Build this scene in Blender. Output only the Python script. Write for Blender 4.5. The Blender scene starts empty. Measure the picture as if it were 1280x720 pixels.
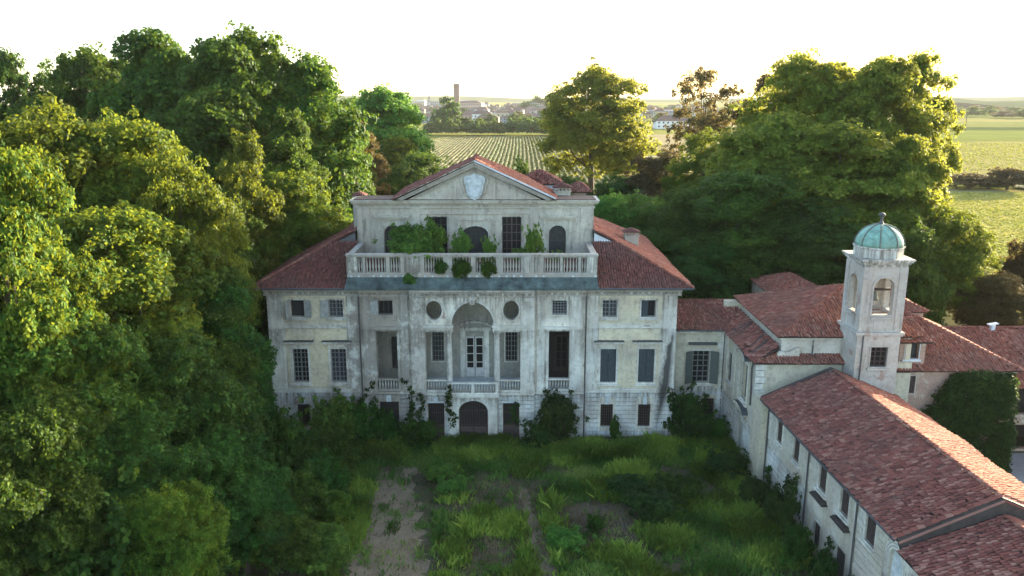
import bpy, math, random
import numpy as np
from mathutils import Vector, Matrix
from mathutils.geometry import delaunay_2d_cdt
R = math.radians
S = bpy.context.scene
COL = S.collection
# ------------------------------------------------------------------ camera, sky, sun, exposure
cam = bpy.data.objects.new('camera', bpy.data.cameras.new('camera'))
COL.objects.link(cam); S.camera = cam
cam.location = (0, 0, 29.4); cam.rotation_euler = (R(90 - 13.5), 0, 0)
cam.data.sensor_width = 36; cam.data.lens = 28.125
cam.data.clip_start = 0.5; cam.data.clip_end = 40000
SUN_AZ, SUN_EL = R(46), R(9.5)          # clockwise from +Y, height
W = bpy.data.worlds.new('World'); S.world = W; W.use_nodes = True
nt = W.node_tree; bg = nt.nodes['Background']
sky = nt.nodes.new('ShaderNodeTexSky'); sky.sky_type = 'NISHITA'; sky.sun_disc = False
sky.sun_elevation = SUN_EL; sky.sun_rotation = SUN_AZ; sky.altitude = 100
sky.air_density = .6; sky.dust_density = 1.6; sky.ozone_density = .6
tint = nt.nodes.new('ShaderNodeMix'); tint.data_type = 'RGBA'; tint.blend_type = 'MULTIPLY'; tint.inputs[0].default_value = 1; tint.inputs[7].default_value = (1.05, 1.0, .89, 1)
nt.links.new(sky.outputs[0], tint.inputs[6]); nt.links.new(tint.outputs[2], bg.inputs[0]); bg.inputs[1].default_value = 0.15
sd = bpy.data.lights.new('sun', 'SUN'); sd.energy = 3.9; sd.angle = R(0.6); sd.color = (1.0, 0.85, 0.58)
sun = bpy.data.objects.new('sun', sd); COL.objects.link(sun)
sdir = Vector((math.sin(SUN_AZ) * math.cos(SUN_EL), math.cos(SUN_AZ) * math.cos(SUN_EL), math.sin(SUN_EL)))
sun.rotation_euler = sdir.to_track_quat('Z', 'Y').to_euler(); sun.location = sdir * 300
S.view_settings.view_transform = 'Standard'; S.view_settings.look = 'None'
S.view_settings.exposure = 3.15; S.view_settings.gamma = 1.0
S.cycles.max_bounces = 6; S.cycles.diffuse_bounces = 3; S.cycles.transmission_bounces = 4
S.cycles.volume_bounces = 1; S.cycles.transparent_max_bounces = 4
S.cycles.use_denoising = True; S.cycles.denoiser = 'OPENIMAGEDENOISE'; S.cycles.denoising_prefilter = 'NONE'; S.cycles.denoising_input_passes = 'RGB_ALBEDO_NORMAL'
S.cycles.sample_clamp_direct = 0.26; S.cycles.sample_clamp_indirect = 0.12
HAZE = 0.00005

# ------------------------------------------------------------------ survey: a pixel of the 1280 wide photo to a point
_p = R(13.5)
def at(u, v, Y=None, z=None):
    a = (u - 640) / 1000; b = -(v - 360) / 1000
    d = (a, math.cos(_p) + b * math.sin(_p), -math.sin(_p) + b * math.cos(_p))
    t = Y / d[1] if Y is not None else (z - 29.4) / d[2]
    return Vector((d[0] * t, d[1] * t, 29.4 + d[2] * t))

# ------------------------------------------------------------------ node helpers and materials
class N:
    def __init__(s, name):
        s.m = bpy.data.materials.new(name); s.m.use_nodes = True; s.t = s.m.node_tree
        s.b = s.t.nodes['Principled BSDF']; s.out = s.t.nodes['Material Output']
    def n(s, typ, **k):
        o = s.t.nodes.new(typ)
        for a, v in k.items():
            if a.startswith('i_'):
                key = a[2:]; key = int(key) if key.isdigit() else key.replace('_', ' ')
                o.inputs[key].default_value = v
            else: setattr(o, a, v)
        return o
    def l(s, a, b): s.t.links.new(a, b)
    def coord(s): return s.n('ShaderNodeTexCoord').outputs['Object']
    def noise(s, vec, scale, detail=4, rough=.6, stretch=None):
        if stretch:
            mp = s.n('ShaderNodeMapping'); mp.inputs['Scale'].default_value = stretch; s.l(vec, mp.inputs[0]); vec = mp.outputs[0]
        o = s.n('ShaderNodeTexNoise', i_Scale=scale, i_Detail=detail, i_Roughness=rough); s.l(vec, o.inputs['Vector']); return o.outputs[0]
    def ramp(s, fac, pts):
        o = s.n('ShaderNodeValToRGB'); r = o.color_ramp
        while len(r.elements) < len(pts): r.elements.new(.5)
        for e, (p, c) in zip(r.elements, pts):
            e.position = p; e.color = (*c, 1) if hasattr(c, '__len__') else (c, c, c, 1)
        s.l(fac, o.inputs[0]); return o.outputs[0]
    def mix(s, fac, a, b, mode='MIX'):
        o = s.n('ShaderNodeMix', data_type='RGBA', blend_type=mode)
        for i, x in ((0, fac), (6, a), (7, b)):
            if hasattr(x, 'links') or hasattr(x, 'is_linked'): s.l(x, o.inputs[i])
            elif i == 0: o.inputs[0].default_value = x
            else: o.inputs[i].default_value = (*x, 1)
        return o.outputs[2]
    def math(s, op, a, b=0.0):
        o = s.n('ShaderNodeMath', operation=op)
        for i, x in ((0, a), (1, b)):
            if hasattr(x, 'is_linked'): s.l(x, o.inputs[i])
            else: o.inputs[i].default_value = x
        return o.outputs[0]
    def bump(s, h, strength=.5, dist=.03):
        o = s.n('ShaderNodeBump'); o.inputs['Strength'].default_value = strength; o.inputs['Distance'].default_value = dist
        s.l(h, o.inputs['Height']); s.l(o.outputs[0], s.b.inputs['Normal'])
    def done(s, col=None, rough=.85, metal=0, spec=None):
        if col is not None:
            if hasattr(col, 'is_linked'): s.l(col, s.b.inputs['Base Color'])
            else: s.b.inputs['Base Color'].default_value = (*col, 1)
        s.b.inputs['Roughness'].default_value = rough; s.b.inputs['Metallic'].default_value = metal
        if spec is not None: s.b.inputs['Specular IOR Level'].default_value = spec
        return s.m

def plaster(name, base, alt, dirt=(.085, .08, .07), brick=.0, streak=.5, soot=False):
    k = N(name); c = k.coord()
    col = k.mix(k.ramp(k.noise(c, .35, 6), [(.38, 0.), (.62, 1.)]), base, alt)
    col = k.mix(k.math('MULTIPLY', k.ramp(k.noise(c, 1.6, 8, .72), [(.45, 0.), (.66, 1.)]), .55), col, tuple(x * .62 for x in base))
    bl = k.ramp(k.noise(c, 2.6, 8, .75), [(.58, 0.), (.66, 1.)])
    col = k.mix(k.math('MULTIPLY', bl, .55), col, (.56, .55, .51))
    big = k.ramp(k.noise(c, .22, 5, .7), [(.44, 0.), (.60, 1.)]); col = k.mix(k.math('MULTIPLY', big, .62), col, (.34, .29, .235))
    if brick > 0:
        br = k.n('ShaderNodeTexBrick', i_Scale=1.0); br.inputs['Color1'].default_value = (.30, .15, .10, 1); br.inputs['Color2'].default_value = (.22, .12, .09, 1)
        br.inputs['Mortar'].default_value = (.33, .29, .24, 1)
        br.inputs['Brick Width'].default_value = .28; br.inputs['Row Height'].default_value = .085; br.inputs['Mortar Size'].default_value = .012
        mp = k.n('ShaderNodeMapping'); mp.inputs['Rotation'].default_value = (R(90), 0, 0); k.l(c, mp.inputs[0]); k.l(mp.outputs[0], br.inputs['Vector'])
        m = k.ramp(k.noise(c, .55, 7, .68), [(.66 - brick * .3, 0.), (.70 - brick * .3, 1.)])
        col = k.mix(k.math('MULTIPLY', m, .8), col, br.outputs[0])
    st = k.math('MULTIPLY', k.ramp(k.noise(c, 1.0, 7, .72, (2.0, 2.0, .32)), [(.50, 0.), (.68, 1.)]), k.ramp(k.noise(c, .45, 4, .6), [(.42, .1), (.60, 1.)]))
    col = k.mix(k.math('MULTIPLY', st, streak), col, dirt)
    gr = k.ramp(k.noise(c, 3.2, 8, .85), [(.52, 0.), (.66, 1.)])
    col = k.mix(k.math('MULTIPLY', gr, .42), col, tuple(x * .9 for x in dirt))
    if soot:
        sz = k.n('ShaderNodeSeparateXYZ'); k.l(c, sz.inputs[0])
        band = k.ramp(k.math('MULTIPLY', sz.outputs[2], 1 / 14), [(0., .9), (.06, .35), (.20, .15), (.292, .95), (.30, .1), (.60, .15), (.71, .8), (.72, .05), (.82, .15), (.935, .95), (1., .9)])
        drip = k.ramp(k.noise(c, 1.0, 8, .75, (3.2, 3.2, .16)), [(.40, 0.), (.60, 1.)])
        col = k.mix(k.math('MULTIPLY', k.math('MULTIPLY', band, drip), .95), col, (.085, .072, .056))
        sx0 = k.math('ABSOLUTE', k.math('ADD', sz.outputs[0], 7.6)); pt = k.math('SUBTRACT', k.math('MULTIPLY', k.noise(c, .7, 8, .75), 6.5), k.math('ADD', k.math('MULTIPLY', sx0, .33), 2.0))
        col = k.mix(k.math('MULTIPLY', k.ramp(pt, [(.0, 0.), (.6, 1.)]), .62), col, (.15, .125, .10))
    if soot:      # the black run-off on the villa's right hand pier, a ragged stain
        sx = k.n('ShaderNodeSeparateXYZ'); k.l(c, sx.inputs[0]); X, Z = sx.outputs[0], sx.outputs[2]
        rag = k.math('MULTIPLY', k.math('SUBTRACT', k.noise(c, 1.1, 7, .7, (1.6, 1.6, .6)), .5), 2.2)
        ctr = k.math('ADD', 15.55, k.math('MULTIPLY', Z, .125))
        wid = k.math('SUBTRACT', .62, k.math('MULTIPLY', k.math('ABSOLUTE', k.math('SUBTRACT', Z, 5.2)), .075))
        d = k.math('SUBTRACT', wid, k.math('ABSOLUTE', k.math('SUBTRACT', k.math('ADD', X, k.math('MULTIPLY', rag, .35)), k.math('ADD', ctr, .45))))
        d = k.math('MULTIPLY', k.ramp(k.math('ADD', d, k.math('MULTIPLY', rag, .25)), [(.0, 0.), (.35, 1.)]), k.ramp(k.math('MULTIPLY', Z, .1), [(.0, .4), (.3, 1.), (.92, 1.), (1., 0.)]))
        col = k.mix(k.math('MULTIPLY', d, .92), col, (.035, .034, .033))
    k.bump(k.noise(c, 7, 8, .7), .5, .03)
    return k.done(col, .93, spec=.15)

def villa_plaster(name, base, alt, brick):
    return plaster(name, base, alt, brick=brick)
M = {}
M['plaster'] = plaster('weathered_grey_plaster', (.76, .72, .60), (.56, .53, .45), brick=.22, streak=.85, soot=True)
M['plaster_cream'] = plaster('cream_plaster', (.62, .54, .36), (.50, .46, .34), brick=0.03, streak=.42)
M['stone'] = plaster('dressed_stone', (.68, .67, .58), (.50, .49, .44), streak=.7, soot=True)
M['rustic'] = plaster('rusticated_render', (.68, .70, .67), (.50, .52, .50), brick=.10, streak=.5, soot=True)
M['attic'] = plaster('attic_plaster', (.47, .44, .36), (.35, .33, .27), brick=.06, streak=.75)
M['loggia'] = plaster('dim_stained_plaster', (.30, .29, .24), (.22, .215, .19), streak=.8)  # stained plaster, darkened: the loggia's weaker light put into its colour
M['oldstone'] = plaster('lichened_old_stone', (.36, .345, .30), (.26, .25, .22), streak=.8)
M['wing_plaster'] = plaster('wing_plaster', (.52, .50, .44), (.44, .41, .32), brick=.04, streak=.35)
M['chapel'] = plaster('chapel_plaster', (.50, .46, .34), (.42, .39, .30), brick=.08, streak=.45)
M['tower'] = plaster('tower_plaster', (.46, .43, .38), (.36, .33, .29), brick=.26, streak=.5)

k = N('brick_wall'); c = k.coord()
br = k.n('ShaderNodeTexBrick', i_Scale=1.0); br.inputs['Color1'].default_value = (.30, .16, .11, 1); br.inputs['Color2'].default_value = (.20, .12, .09, 1)
br.inputs['Mortar'].default_value = (.36, .32, .27, 1); br.inputs['Brick Width'].default_value = .28; br.inputs['Row Height'].default_value = .09; br.inputs['Mortar Size'].default_value = .014
mp = k.n('ShaderNodeMapping'); mp.inputs['Rotation'].default_value = (R(90), 0, 0); k.l(c, mp.inputs[0]); k.l(mp.outputs[0], br.inputs['Vector'])
col = k.mix(k.ramp(k.noise(c, .8, 7, .7), [(.52, 0.), (.62, 1.)]), br.outputs[0], (.40, .35, .27))
k.bump(k.noise(c, 9, 5), .5, .03); M['brick'] = k.done(col, .95, spec=.1)

def tile_mat(name, cols, moss=.5):
    k = N(name); c = k.coord()
    a = k.n('ShaderNodeAttribute', attribute_name='tone'); oi = k.n('ShaderNodeObjectInfo')
    f = k.math('FRACT', k.math('ADD', a.outputs['Fac'], oi.outputs['Random']))
    n = len(cols); col = k.ramp(f, [(i / (n - 1), cc) for i, cc in enumerate(cols)])
    big = k.ramp(k.noise(c, .28, 6, .65), [(.40, 0.), (.62, 1.)])
    col = k.mix(k.math('MULTIPLY', big, .5), col, (.10, .058, .048))
    li = k.ramp(k.noise(c, 2.2, 6, .7), [(.56, 0.), (.70, 1.)])
    col = k.mix(k.math('MULTIPLY', li, moss), col, (.20, .16, .12))
    col = k.mix(.06, col, (.16, .135, .12))
    k.bump(k.noise(c, 22, 3), .3, .01)
    return k.done(col, .95, spec=.06)
M['tile'] = tile_mat('old_clay_tile', [(.09, .033, .027), (.15, .048, .038), (.185, .058, .045), (.215, .075, .058), (.12, .041, .033), (.30, .15, .115), (.17, .056, .044)], .35)
M['tile_light'] = tile_mat('pink_clay_tile', [(.14, .046, .034), (.20, .066, .046), (.26, .092, .064), (.18, .058, .041), (.30, .15, .11), (.16, .052, .038)], .4)  # lighter tile tones; on right-hand slopes they put the sunlight into the colour
M['tile_dark'] = tile_mat('dark_clay_tile', [(.07, .026, .023), (.125, .042, .036), (.16, .056, .047), (.10, .036, .030), (.19, .08, .068)], .2)
def simple(name, col, rough=.8, metal=0, var=.35, scale=3, spec=None, bump=0):
    k = N(name); c = k.coord()
    cc = k.mix(k.ramp(k.noise(c, scale, 6, .7), [(.35, 0.), (.68, 1.)]), col, tuple(x * (1 - var) for x in col))
    if bump: k.bump(k.noise(c, scale * 4, 4), bump, .02)
    return k.done(cc, rough, metal, spec)
M['under'] = simple('roof_bedding', (.045, .026, .022), .95)
M['shutter'] = simple('grey_blue_shutter_paint', (.040, .055, .062), .85, var=.5, scale=5)
M['shutter_pale'] = simple('faded_pale_shutter', (.30, .31, .29), .8, var=.5, scale=5)
M['shutter_brown'] = simple('brown_shutter_wood', (.05, .032, .028), .75, var=.5, scale=4)
M['shutter_green'] = simple('grey_green_shutter', (.07, .085, .075), .75, var=.4, scale=4)
M['lattice'] = simple('grey_window_bars', (.14, .15, .15), .7, var=.4)
M['glazing_bar'] = simple('dark_glazing_bar', (.035, .03, .027), .7)
M['iron'] = simple('rusty_iron', (.075, .052, .045), .8, var=.5, scale=6)
M['lead'] = simple('dark_flashing', (.05, .055, .06), .6, var=.4)
M['copper'] = simple('blue_green_copper_flashing', (.085, .12, .115), .95, var=.85, scale=1.1, bump=.4)
M['dome'] = simple('verdigris_copper', (.20, .37, .30), .75, var=.6, scale=1.6)
M['dome_rib'] = simple('dark_copper_rib', (.12, .13, .10), .6)
M['pipe'] = simple('rusted_downpipe', (.06, .06, .06), .6)
M['whitewash'] = simple('pale_whitewash', (.52, .55, .57), .9, var=.3, scale=1.5, bump=.3)
M['emblem'] = simple('pale_blue_stone', (.50, .54, .54), .9, var=.45, scale=2.5, bump=.4)
M['wood_dark'] = simple('old_roof_timber', (.055, .042, .036), .85, var=.5)
M['slate'] = simple('weathered_grey_boards', (.10, .11, .12), .85, var=.5, scale=2)
M['door_white'] = simple('old_white_door_paint', (.50, .50, .46), .7, var=.3)
M['bark'] = simple('bark', (.07, .055, .04), .95, var=.5, scale=2, bump=.6)
M['dead_wood'] = simple('dead_wood', (.28, .25, .21), .9)
M['stain'] = simple('black_soot', (.035, .033, .032), .95)
k = N('old_window_glass'); k.b.inputs['Base Color'].default_value = (.008, .009, .010, 1); k.b.inputs['Roughness'].default_value = .3; k.b.inputs['Specular IOR Level'].default_value = .22
k.bump(k.noise(k.coord(), 3, 3), .25, .02); M['glass'] = k.m
M['glass_dusty'] = simple('dusty_window_glass', (.035, .04, .042), .5, var=.7, scale=2.5, spec=.3)
M['dark'] = simple('dark_interior', (.03, .03, .03), .95)  # near-black walls stand in for the unlit rooms behind the openings
# black damp stain with its own ragged shape on the right hand pier
def stained(name):
    k = N(name); c = k.coord()
    sx = k.n('ShaderNodeSeparateXYZ'); k.l(c, sx.inputs[0])
    n1 = k.noise(c, 1.3, 7, .75)
    return k, c, sx, n1

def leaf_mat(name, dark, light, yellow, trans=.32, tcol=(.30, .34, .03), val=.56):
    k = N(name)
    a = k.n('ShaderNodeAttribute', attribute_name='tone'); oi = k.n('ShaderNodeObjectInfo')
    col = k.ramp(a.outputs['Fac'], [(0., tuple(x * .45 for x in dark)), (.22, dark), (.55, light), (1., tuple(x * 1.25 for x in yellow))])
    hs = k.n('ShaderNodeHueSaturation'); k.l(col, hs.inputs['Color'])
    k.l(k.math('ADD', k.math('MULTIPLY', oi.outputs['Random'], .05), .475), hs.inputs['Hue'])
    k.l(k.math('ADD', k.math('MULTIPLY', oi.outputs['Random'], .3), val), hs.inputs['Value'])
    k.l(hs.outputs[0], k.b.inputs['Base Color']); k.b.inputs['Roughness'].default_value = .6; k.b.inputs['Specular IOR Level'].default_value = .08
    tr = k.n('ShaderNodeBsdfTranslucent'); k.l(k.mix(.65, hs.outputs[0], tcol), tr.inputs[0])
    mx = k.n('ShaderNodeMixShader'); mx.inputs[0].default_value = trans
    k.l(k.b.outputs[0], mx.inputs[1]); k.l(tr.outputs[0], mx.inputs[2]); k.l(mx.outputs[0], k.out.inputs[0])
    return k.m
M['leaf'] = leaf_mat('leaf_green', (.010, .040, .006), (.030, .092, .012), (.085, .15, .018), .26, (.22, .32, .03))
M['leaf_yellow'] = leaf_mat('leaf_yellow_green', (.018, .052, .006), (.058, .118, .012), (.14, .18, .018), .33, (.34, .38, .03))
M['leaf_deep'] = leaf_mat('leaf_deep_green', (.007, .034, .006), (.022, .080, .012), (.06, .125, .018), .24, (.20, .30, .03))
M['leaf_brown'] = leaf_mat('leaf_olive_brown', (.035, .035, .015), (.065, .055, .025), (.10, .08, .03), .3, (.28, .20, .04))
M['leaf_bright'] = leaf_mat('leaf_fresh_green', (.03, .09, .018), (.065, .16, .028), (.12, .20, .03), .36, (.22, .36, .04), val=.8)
M['leaf_glow'] = leaf_mat('leaf_backlit_green', (.024, .062, .010), (.070, .125, .016), (.15, .185, .026), .45, (.46, .44, .05), val=.9)  # lighter, more translucent leaf: backlit glow put into its colour
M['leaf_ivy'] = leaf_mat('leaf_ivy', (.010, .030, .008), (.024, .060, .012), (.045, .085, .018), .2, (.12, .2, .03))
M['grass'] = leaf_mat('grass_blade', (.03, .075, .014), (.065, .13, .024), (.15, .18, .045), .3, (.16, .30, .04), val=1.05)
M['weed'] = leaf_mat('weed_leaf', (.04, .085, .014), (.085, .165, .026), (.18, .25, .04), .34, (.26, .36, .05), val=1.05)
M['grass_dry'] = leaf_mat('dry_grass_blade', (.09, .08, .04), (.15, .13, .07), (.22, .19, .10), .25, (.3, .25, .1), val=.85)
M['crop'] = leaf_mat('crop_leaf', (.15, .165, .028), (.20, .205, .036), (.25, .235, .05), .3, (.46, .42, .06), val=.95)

# ------------------------------------------------------------------ mesh helpers
class MB:
    def __init__(s): s.v = []; s.f = []
    def add(s, vs, fs):
        o = len(s.v); s.v += [tuple(x) for x in vs]; s.f += [tuple(i + o for i in f) for f in fs]; return s
    def box(s, x0, x1, y0, y1, z0, z1):
        return s.add([(x0, y0, z0), (x1, y0, z0), (x1, y1, z0), (x0, y1, z0), (x0, y0, z1), (x1, y0, z1), (x1, y1, z1), (x0, y1, z1)],
                     [(0, 3, 2, 1), (4, 5, 6, 7), (0, 1, 5, 4), (1, 2, 6, 5), (2, 3, 7, 6), (3, 0, 4, 7)])
    def beam(s, p0, p1, w, h, up=(0, 0, 1)):
        p0 = Vector(p0); p1 = Vector(p1); d = (p1 - p0).normalized(); up = Vector(up)
        a = d.cross(up).normalized() * w / 2; b = a.cross(d).normalized() * h / 2
        if b.dot(up) < 0: b = -b
        vs = [p + a * i + b * j for p in (p0, p1) for i, j in ((-1, -1), (1, -1), (1, 1), (-1, 1))]
        return s.add(vs, [(0, 1, 2, 3), (7, 6, 5, 4), (0, 4, 5, 1), (1, 5, 6, 2), (2, 6, 7, 3), (3, 7, 4, 0)])
    def tube(s, pts, rs, n=8):
        pts = [Vector(p) for p in pts]; o = len(s.v)
        for i, p in enumerate(pts):
            d = (pts[min(i + 1, len(pts) - 1)] - pts[max(i - 1, 0)]).normalized()
            a = d.cross(Vector((0, 0, 1)) if abs(d.z) < .9 else Vector((1, 0, 0))).normalized(); b = d.cross(a)
            for k_ in range(n):
                t = 2 * math.pi * k_ / n; s.v.append(tuple(p + (a * math.cos(t) + b * math.sin(t)) * rs[i]))
        for i in range(len(pts) - 1):
            for k_ in range(n):
                s.f.append((o + i * n + k_, o + i * n + (k_ + 1) % n, o + (i + 1) * n + (k_ + 1) % n, o + (i + 1) * n + k_))
        s.f.append(tuple(o + k_ for k_ in range(n))[::-1]); s.f.append(tuple(o + (len(pts) - 1) * n + k_ for k_ in range(n)))
        return s
    def lathe(s, prof, c, n=12, a0=0.):
        o = len(s.v)
        for r, z in prof:
            for k_ in range(n):
                t = a0 + 2 * math.pi * k_ / n; s.v.append((c[0] + r * math.cos(t), c[1] + r * math.sin(t), c[2] + z))
        for i in range(len(prof) - 1):
            for k_ in range(n):
                s.f.append((o + i * n + k_, o + i * n + (k_ + 1) % n, o + (i + 1) * n + (k_ + 1) % n, o + (i + 1) * n + k_))
        s.f.append(tuple(o + k_ for k_ in range(n))[::-1]); s.f.append(tuple(o + (len(prof) - 1) * n + k_ for k_ in range(n)))
        return s
    def mesh(s, name, mat, smooth=False):
        me = bpy.data.meshes.new(name); me.from_pydata(s.v, [], s.f); me.validate()
        if mat is not None: me.materials.append(mat)
        if smooth: me.shade_smooth()
        return me
    def build(s, name, mat, parent=None, smooth=False, **k):
        return link(name, s.mesh(name, mat, smooth), parent, **k)

def link(name, me, parent=None, **k):
    o = bpy.data.objects.new(name, me); COL.objects.link(o)
    if parent is not None: o.parent = parent
    for a, v in k.items():
        if a in ('loc', 'rot', 'scale'): setattr(o, {'loc': 'location', 'rot': 'rotation_euler', 'scale': 'scale'}[a], v)
        elif v is not None: o[a] = v
    return o
def thing(name, label, cat, loc=(0, 0, 0), rz=0, group=None):
    return link(name, None, None, loc=loc, rot=(0, 0, rz), label=label, category=cat, group=group)

class F:                                  # a wall's frame: u along it, d into it, z up
    def __init__(s, o, u, n): s.o = Vector(o); s.u = Vector(u); s.n = Vector(n)
    def p(s, u, d, z): return s.o + s.u * u - s.n * d + Vector((0, 0, z))
def fbox(mb, fr, u0, u1, d0, d1, z0, z1):
    c = [fr.p(u, d, z) for z in (z0, z1) for (u, d) in ((u0, d0), (u1, d0), (u1, d1), (u0, d1))]
    return mb.add(c, [(0, 3, 2, 1), (4, 5, 6, 7), (0, 1, 5, 4), (1, 2, 6, 5), (2, 3, 7, 6), (3, 0, 4, 7)])
def rect(u0, u1, z0, z1): return [(u0, z0), (u1, z0), (u1, z1), (u0, z1)]
def arch(u0, u1, z0, zs, rise=None, n=14):
    r = (u1 - u0) / 2; rise = r if rise is None else rise; c = (u0 + u1) / 2
    return [(u0, z0), (u1, z0)] + [(c + r * math.cos(math.pi * i / n), zs + rise * math.sin(math.pi * i / n)) for i in range(n + 1)]
def oval(cu, cz, ru, rz, n=24): return [(cu + ru * math.cos(2 * math.pi * i / n), cz + rz * math.sin(2 * math.pi * i / n)) for i in range(n)]
def inside(p, poly):
    x, y = p; r = False; j = len(poly) - 1
    for i in range(len(poly)):
        xi, yi = poly[i]; xj, yj = poly[j]
        if (yi > y) != (yj > y) and x < (xj - xi) * (y - yi) / (yj - yi) + xi: r = not r
        j = i
    return r
def slab(mb, fr, outline, holes, d0, d1):
    """plate with holes between depths d0 (front) and d1 (back) of a frame"""
    vs = []; es = []
    for poly in [outline] + holes:
        o = len(vs); vs += [Vector(p) for p in poly]; es += [(o + i, o + (i + 1) % len(poly)) for i in range(len(poly))]
    V, E_, T, *_ = delaunay_2d_cdt(vs, es, [], 0, 1e-5)
    tri = []
    for t in T:
        cx = sum(V[i].x for i in t) / 3; cy = sum(V[i].y for i in t) / 3
        if inside((cx, cy), outline) and not any(inside((cx, cy), h) for h in holes): tri.append(tuple(t))
    n = len(V); a = [fr.p(v.x, d0, v.y) for v in V]; b = [fr.p(v.x, d1, v.y) for v in V]
    flip = fr.u.cross(Vector((0, 0, 1))).dot(fr.n) < 0
    ff = [t[::-1] if flip else t for t in tri] + [tuple(i + n for i in (t if flip else t[::-1])) for t in tri]
    cnt = {}
    for t in tri:
        for i in range(3):
            e = (t[i], t[(i + 1) % 3]); cnt[e] = 1
    for (i, j) in list(cnt):
        if (j, i) not in cnt: ff.append((j, i, i + n, j + n) if not flip else (i, j, j + n, i + n))
    return mb.add(a + b, ff)
def ring(mb, fr, inner, w, d0, d1):
    """moulding of width w around an opening"""
    c = Vector((sum(p[0] for p in inner) / len(inner), sum(p[1] for p in inner) / len(inner)))
    us = [p[0] for p in inner]; zs = [p[1] for p in inner]; hu = (max(us) - min(us)) / 2; hz = (max(zs) - min(zs)) / 2
    cu = (max(us) + min(us)) / 2; cz = (max(zs) + min(zs)) / 2
    outer = [(cu + (p[0] - cu) * (hu + w) / hu, cz + (p[1] - cz) * (hz + w) / hz) for p in inner]
    return slab(mb, fr, outer, [inner], d0, d1)

def window(fr, u0, u1, z0, z1, parent, style='grid', nu=2, nz=4, frame=.16, sill=True, hood=False, head='rect', fm='stone', bar='lattice', depth=.32, shutters=None, smat='shutter', rise=None, label=None):
    """stone surround with frame, panes, bars and shutters set in an opening"""
    op = rect(u0, u1, z0, z1) if head == 'rect' else arch(u0, u1, z0, z1 - (rise if rise else (u1 - u0) / 2), rise)
    if frame > 0: w = ring(MB(), fr, op, frame, -.07, .05).build('window', M[fm], parent)
    else: w = slab(MB(), fr, [(p[0], p[1]) for p in op], [], depth + .05, depth + .08).build('window', M['glass'], parent)
    if label: w['label'] = label
    if sill: fbox(MB(), fr, u0 - frame - .12, u1 + frame + .12, -.2, .04, z0 - frame - .14, z0 - frame + .01).build('sill', M[fm], w)
    if hood:
        m = MB(); fbox(m, fr, u0 - frame - .42, u1 + frame + .42, -.42, .04, z1 + frame + .42, z1 + frame + .56)
        fbox(m, fr, u0 - frame - .28, u1 + frame + .28, -.25, .04, z1 + frame + .28, z1 + frame + .42); m.build('hood', M['stone'], w)
        m = MB(); fbox(m, fr, u0 - frame - .45, u1 + frame + .45, -.45, .04, z1 + frame + .563, z1 + frame + .62); m.build('hood_flashing', M['lead'], w)
    if style != 'empty' and style != 'closed':
        slab(MB(), fr, op, [], depth + .05, depth + .08).build('pane', M['glass'] if random.random() < .6 else M['glass_dusty'], w)
    if style in ('grid', 'bars'):
        m = MB(); t = .035 if style == 'grid' else .02
        ins = .0
        slab(m, fr, op, [[(u0 + (u1 - u0) * .5 + (p[0] - (u0 + u1) / 2) * (1 - .16 / (u1 - u0)), (z0 + z1) / 2 + (p[1] - (z0 + z1) / 2) * (1 - .16 / (z1 - z0))) for p in op]], depth - .04, depth + .04)
        if style == 'grid' and nu % 2 == 0: fbox(m, fr, (u0 + u1) / 2 - .06, (u0 + u1) / 2 + .06, depth - .05, depth + .04, z0 + .05, z1 - .05)
        for i in range(1, nu):
            u = u0 + (u1 - u0) * i / nu; zz = z1
            if head != 'rect': zz = z1 - .25 * (u1 - u0) * abs(2 * (u - (u0 + u1) / 2) / (u1 - u0)) ** 2
            fbox(m, fr, u - t, u + t, depth - .03, depth + .02, z0 + .03, zz - .03)
        for j in range(1, nz):
            z = z0 + (z1 - z0) * j / nz
            fbox(m, fr, u0 + .03, u1 - .03, depth - .025, depth + .015, z - t, z + t)
        m.build('sash' if style == 'grid' else 'grille', M[bar], w)
    if style == 'closed':
        mid = (u0 + u1) / 2
        for a, b in ((u0 + .01, mid - .015), (mid + .015, u1 - .01)):
            m = MB(); fbox(m, fr, a, b, .12, .17, z0 + .01, z1 - .01)
            fbox(m, fr, a, a + .09, .09, .12, z0 + .02, z1 - .02); fbox(m, fr, b - .09, b, .09, .12, z0 + .02, z1 - .02)
            for zz in (z0 + .02, (z0 + z1) / 2 - .05, z1 - .13): fbox(m, fr, a + .09, b - .09, .092, .12, zz, zz + .11)
            nn = int((z1 - z0) / .16)
            for i in range(nn):
                zz = z0 + .1 + (z1 - z0 - .25) * i / nn
                m.beam(fr.p(a + .1, .11, zz), fr.p(b - .1, .11, zz), .05, .02, up=fr.n)
            m.build('shutter', M[smat], w)
    for sgn in (shutters or []):
        sd_, ang = sgn; hw = (u1 - u0) / 2; m = MB(); e = u0 if sd_ < 0 else u1
        ca, sa = math.cos(R(ang)), math.sin(R(ang))
        F2 = F(fr.p(e + sd_ * .02, -.09, 0), fr.u * sd_ * ca + fr.n * sa, (fr.n * ca - fr.u * sd_ * sa))
        nb = 3
        fbox(m, F2, 0, .07, 0, .05, z0, z1); fbox(m, F2, hw - .07, hw, 0, .05, z0, z1)
        for i in range(nb + 1): zz = z0 + (z1 - z0 - .08) * i / nb; fbox(m, F2, .07, hw - .07, .002, .048, zz, zz + .08)
        fbox(m, F2, .06, hw - .06, .02, .03, z0 + .04, z1 - .04)
        m.build('shutter', M['shutter_pale' if smat == 'shutter' else smat], w)
    return w

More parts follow.
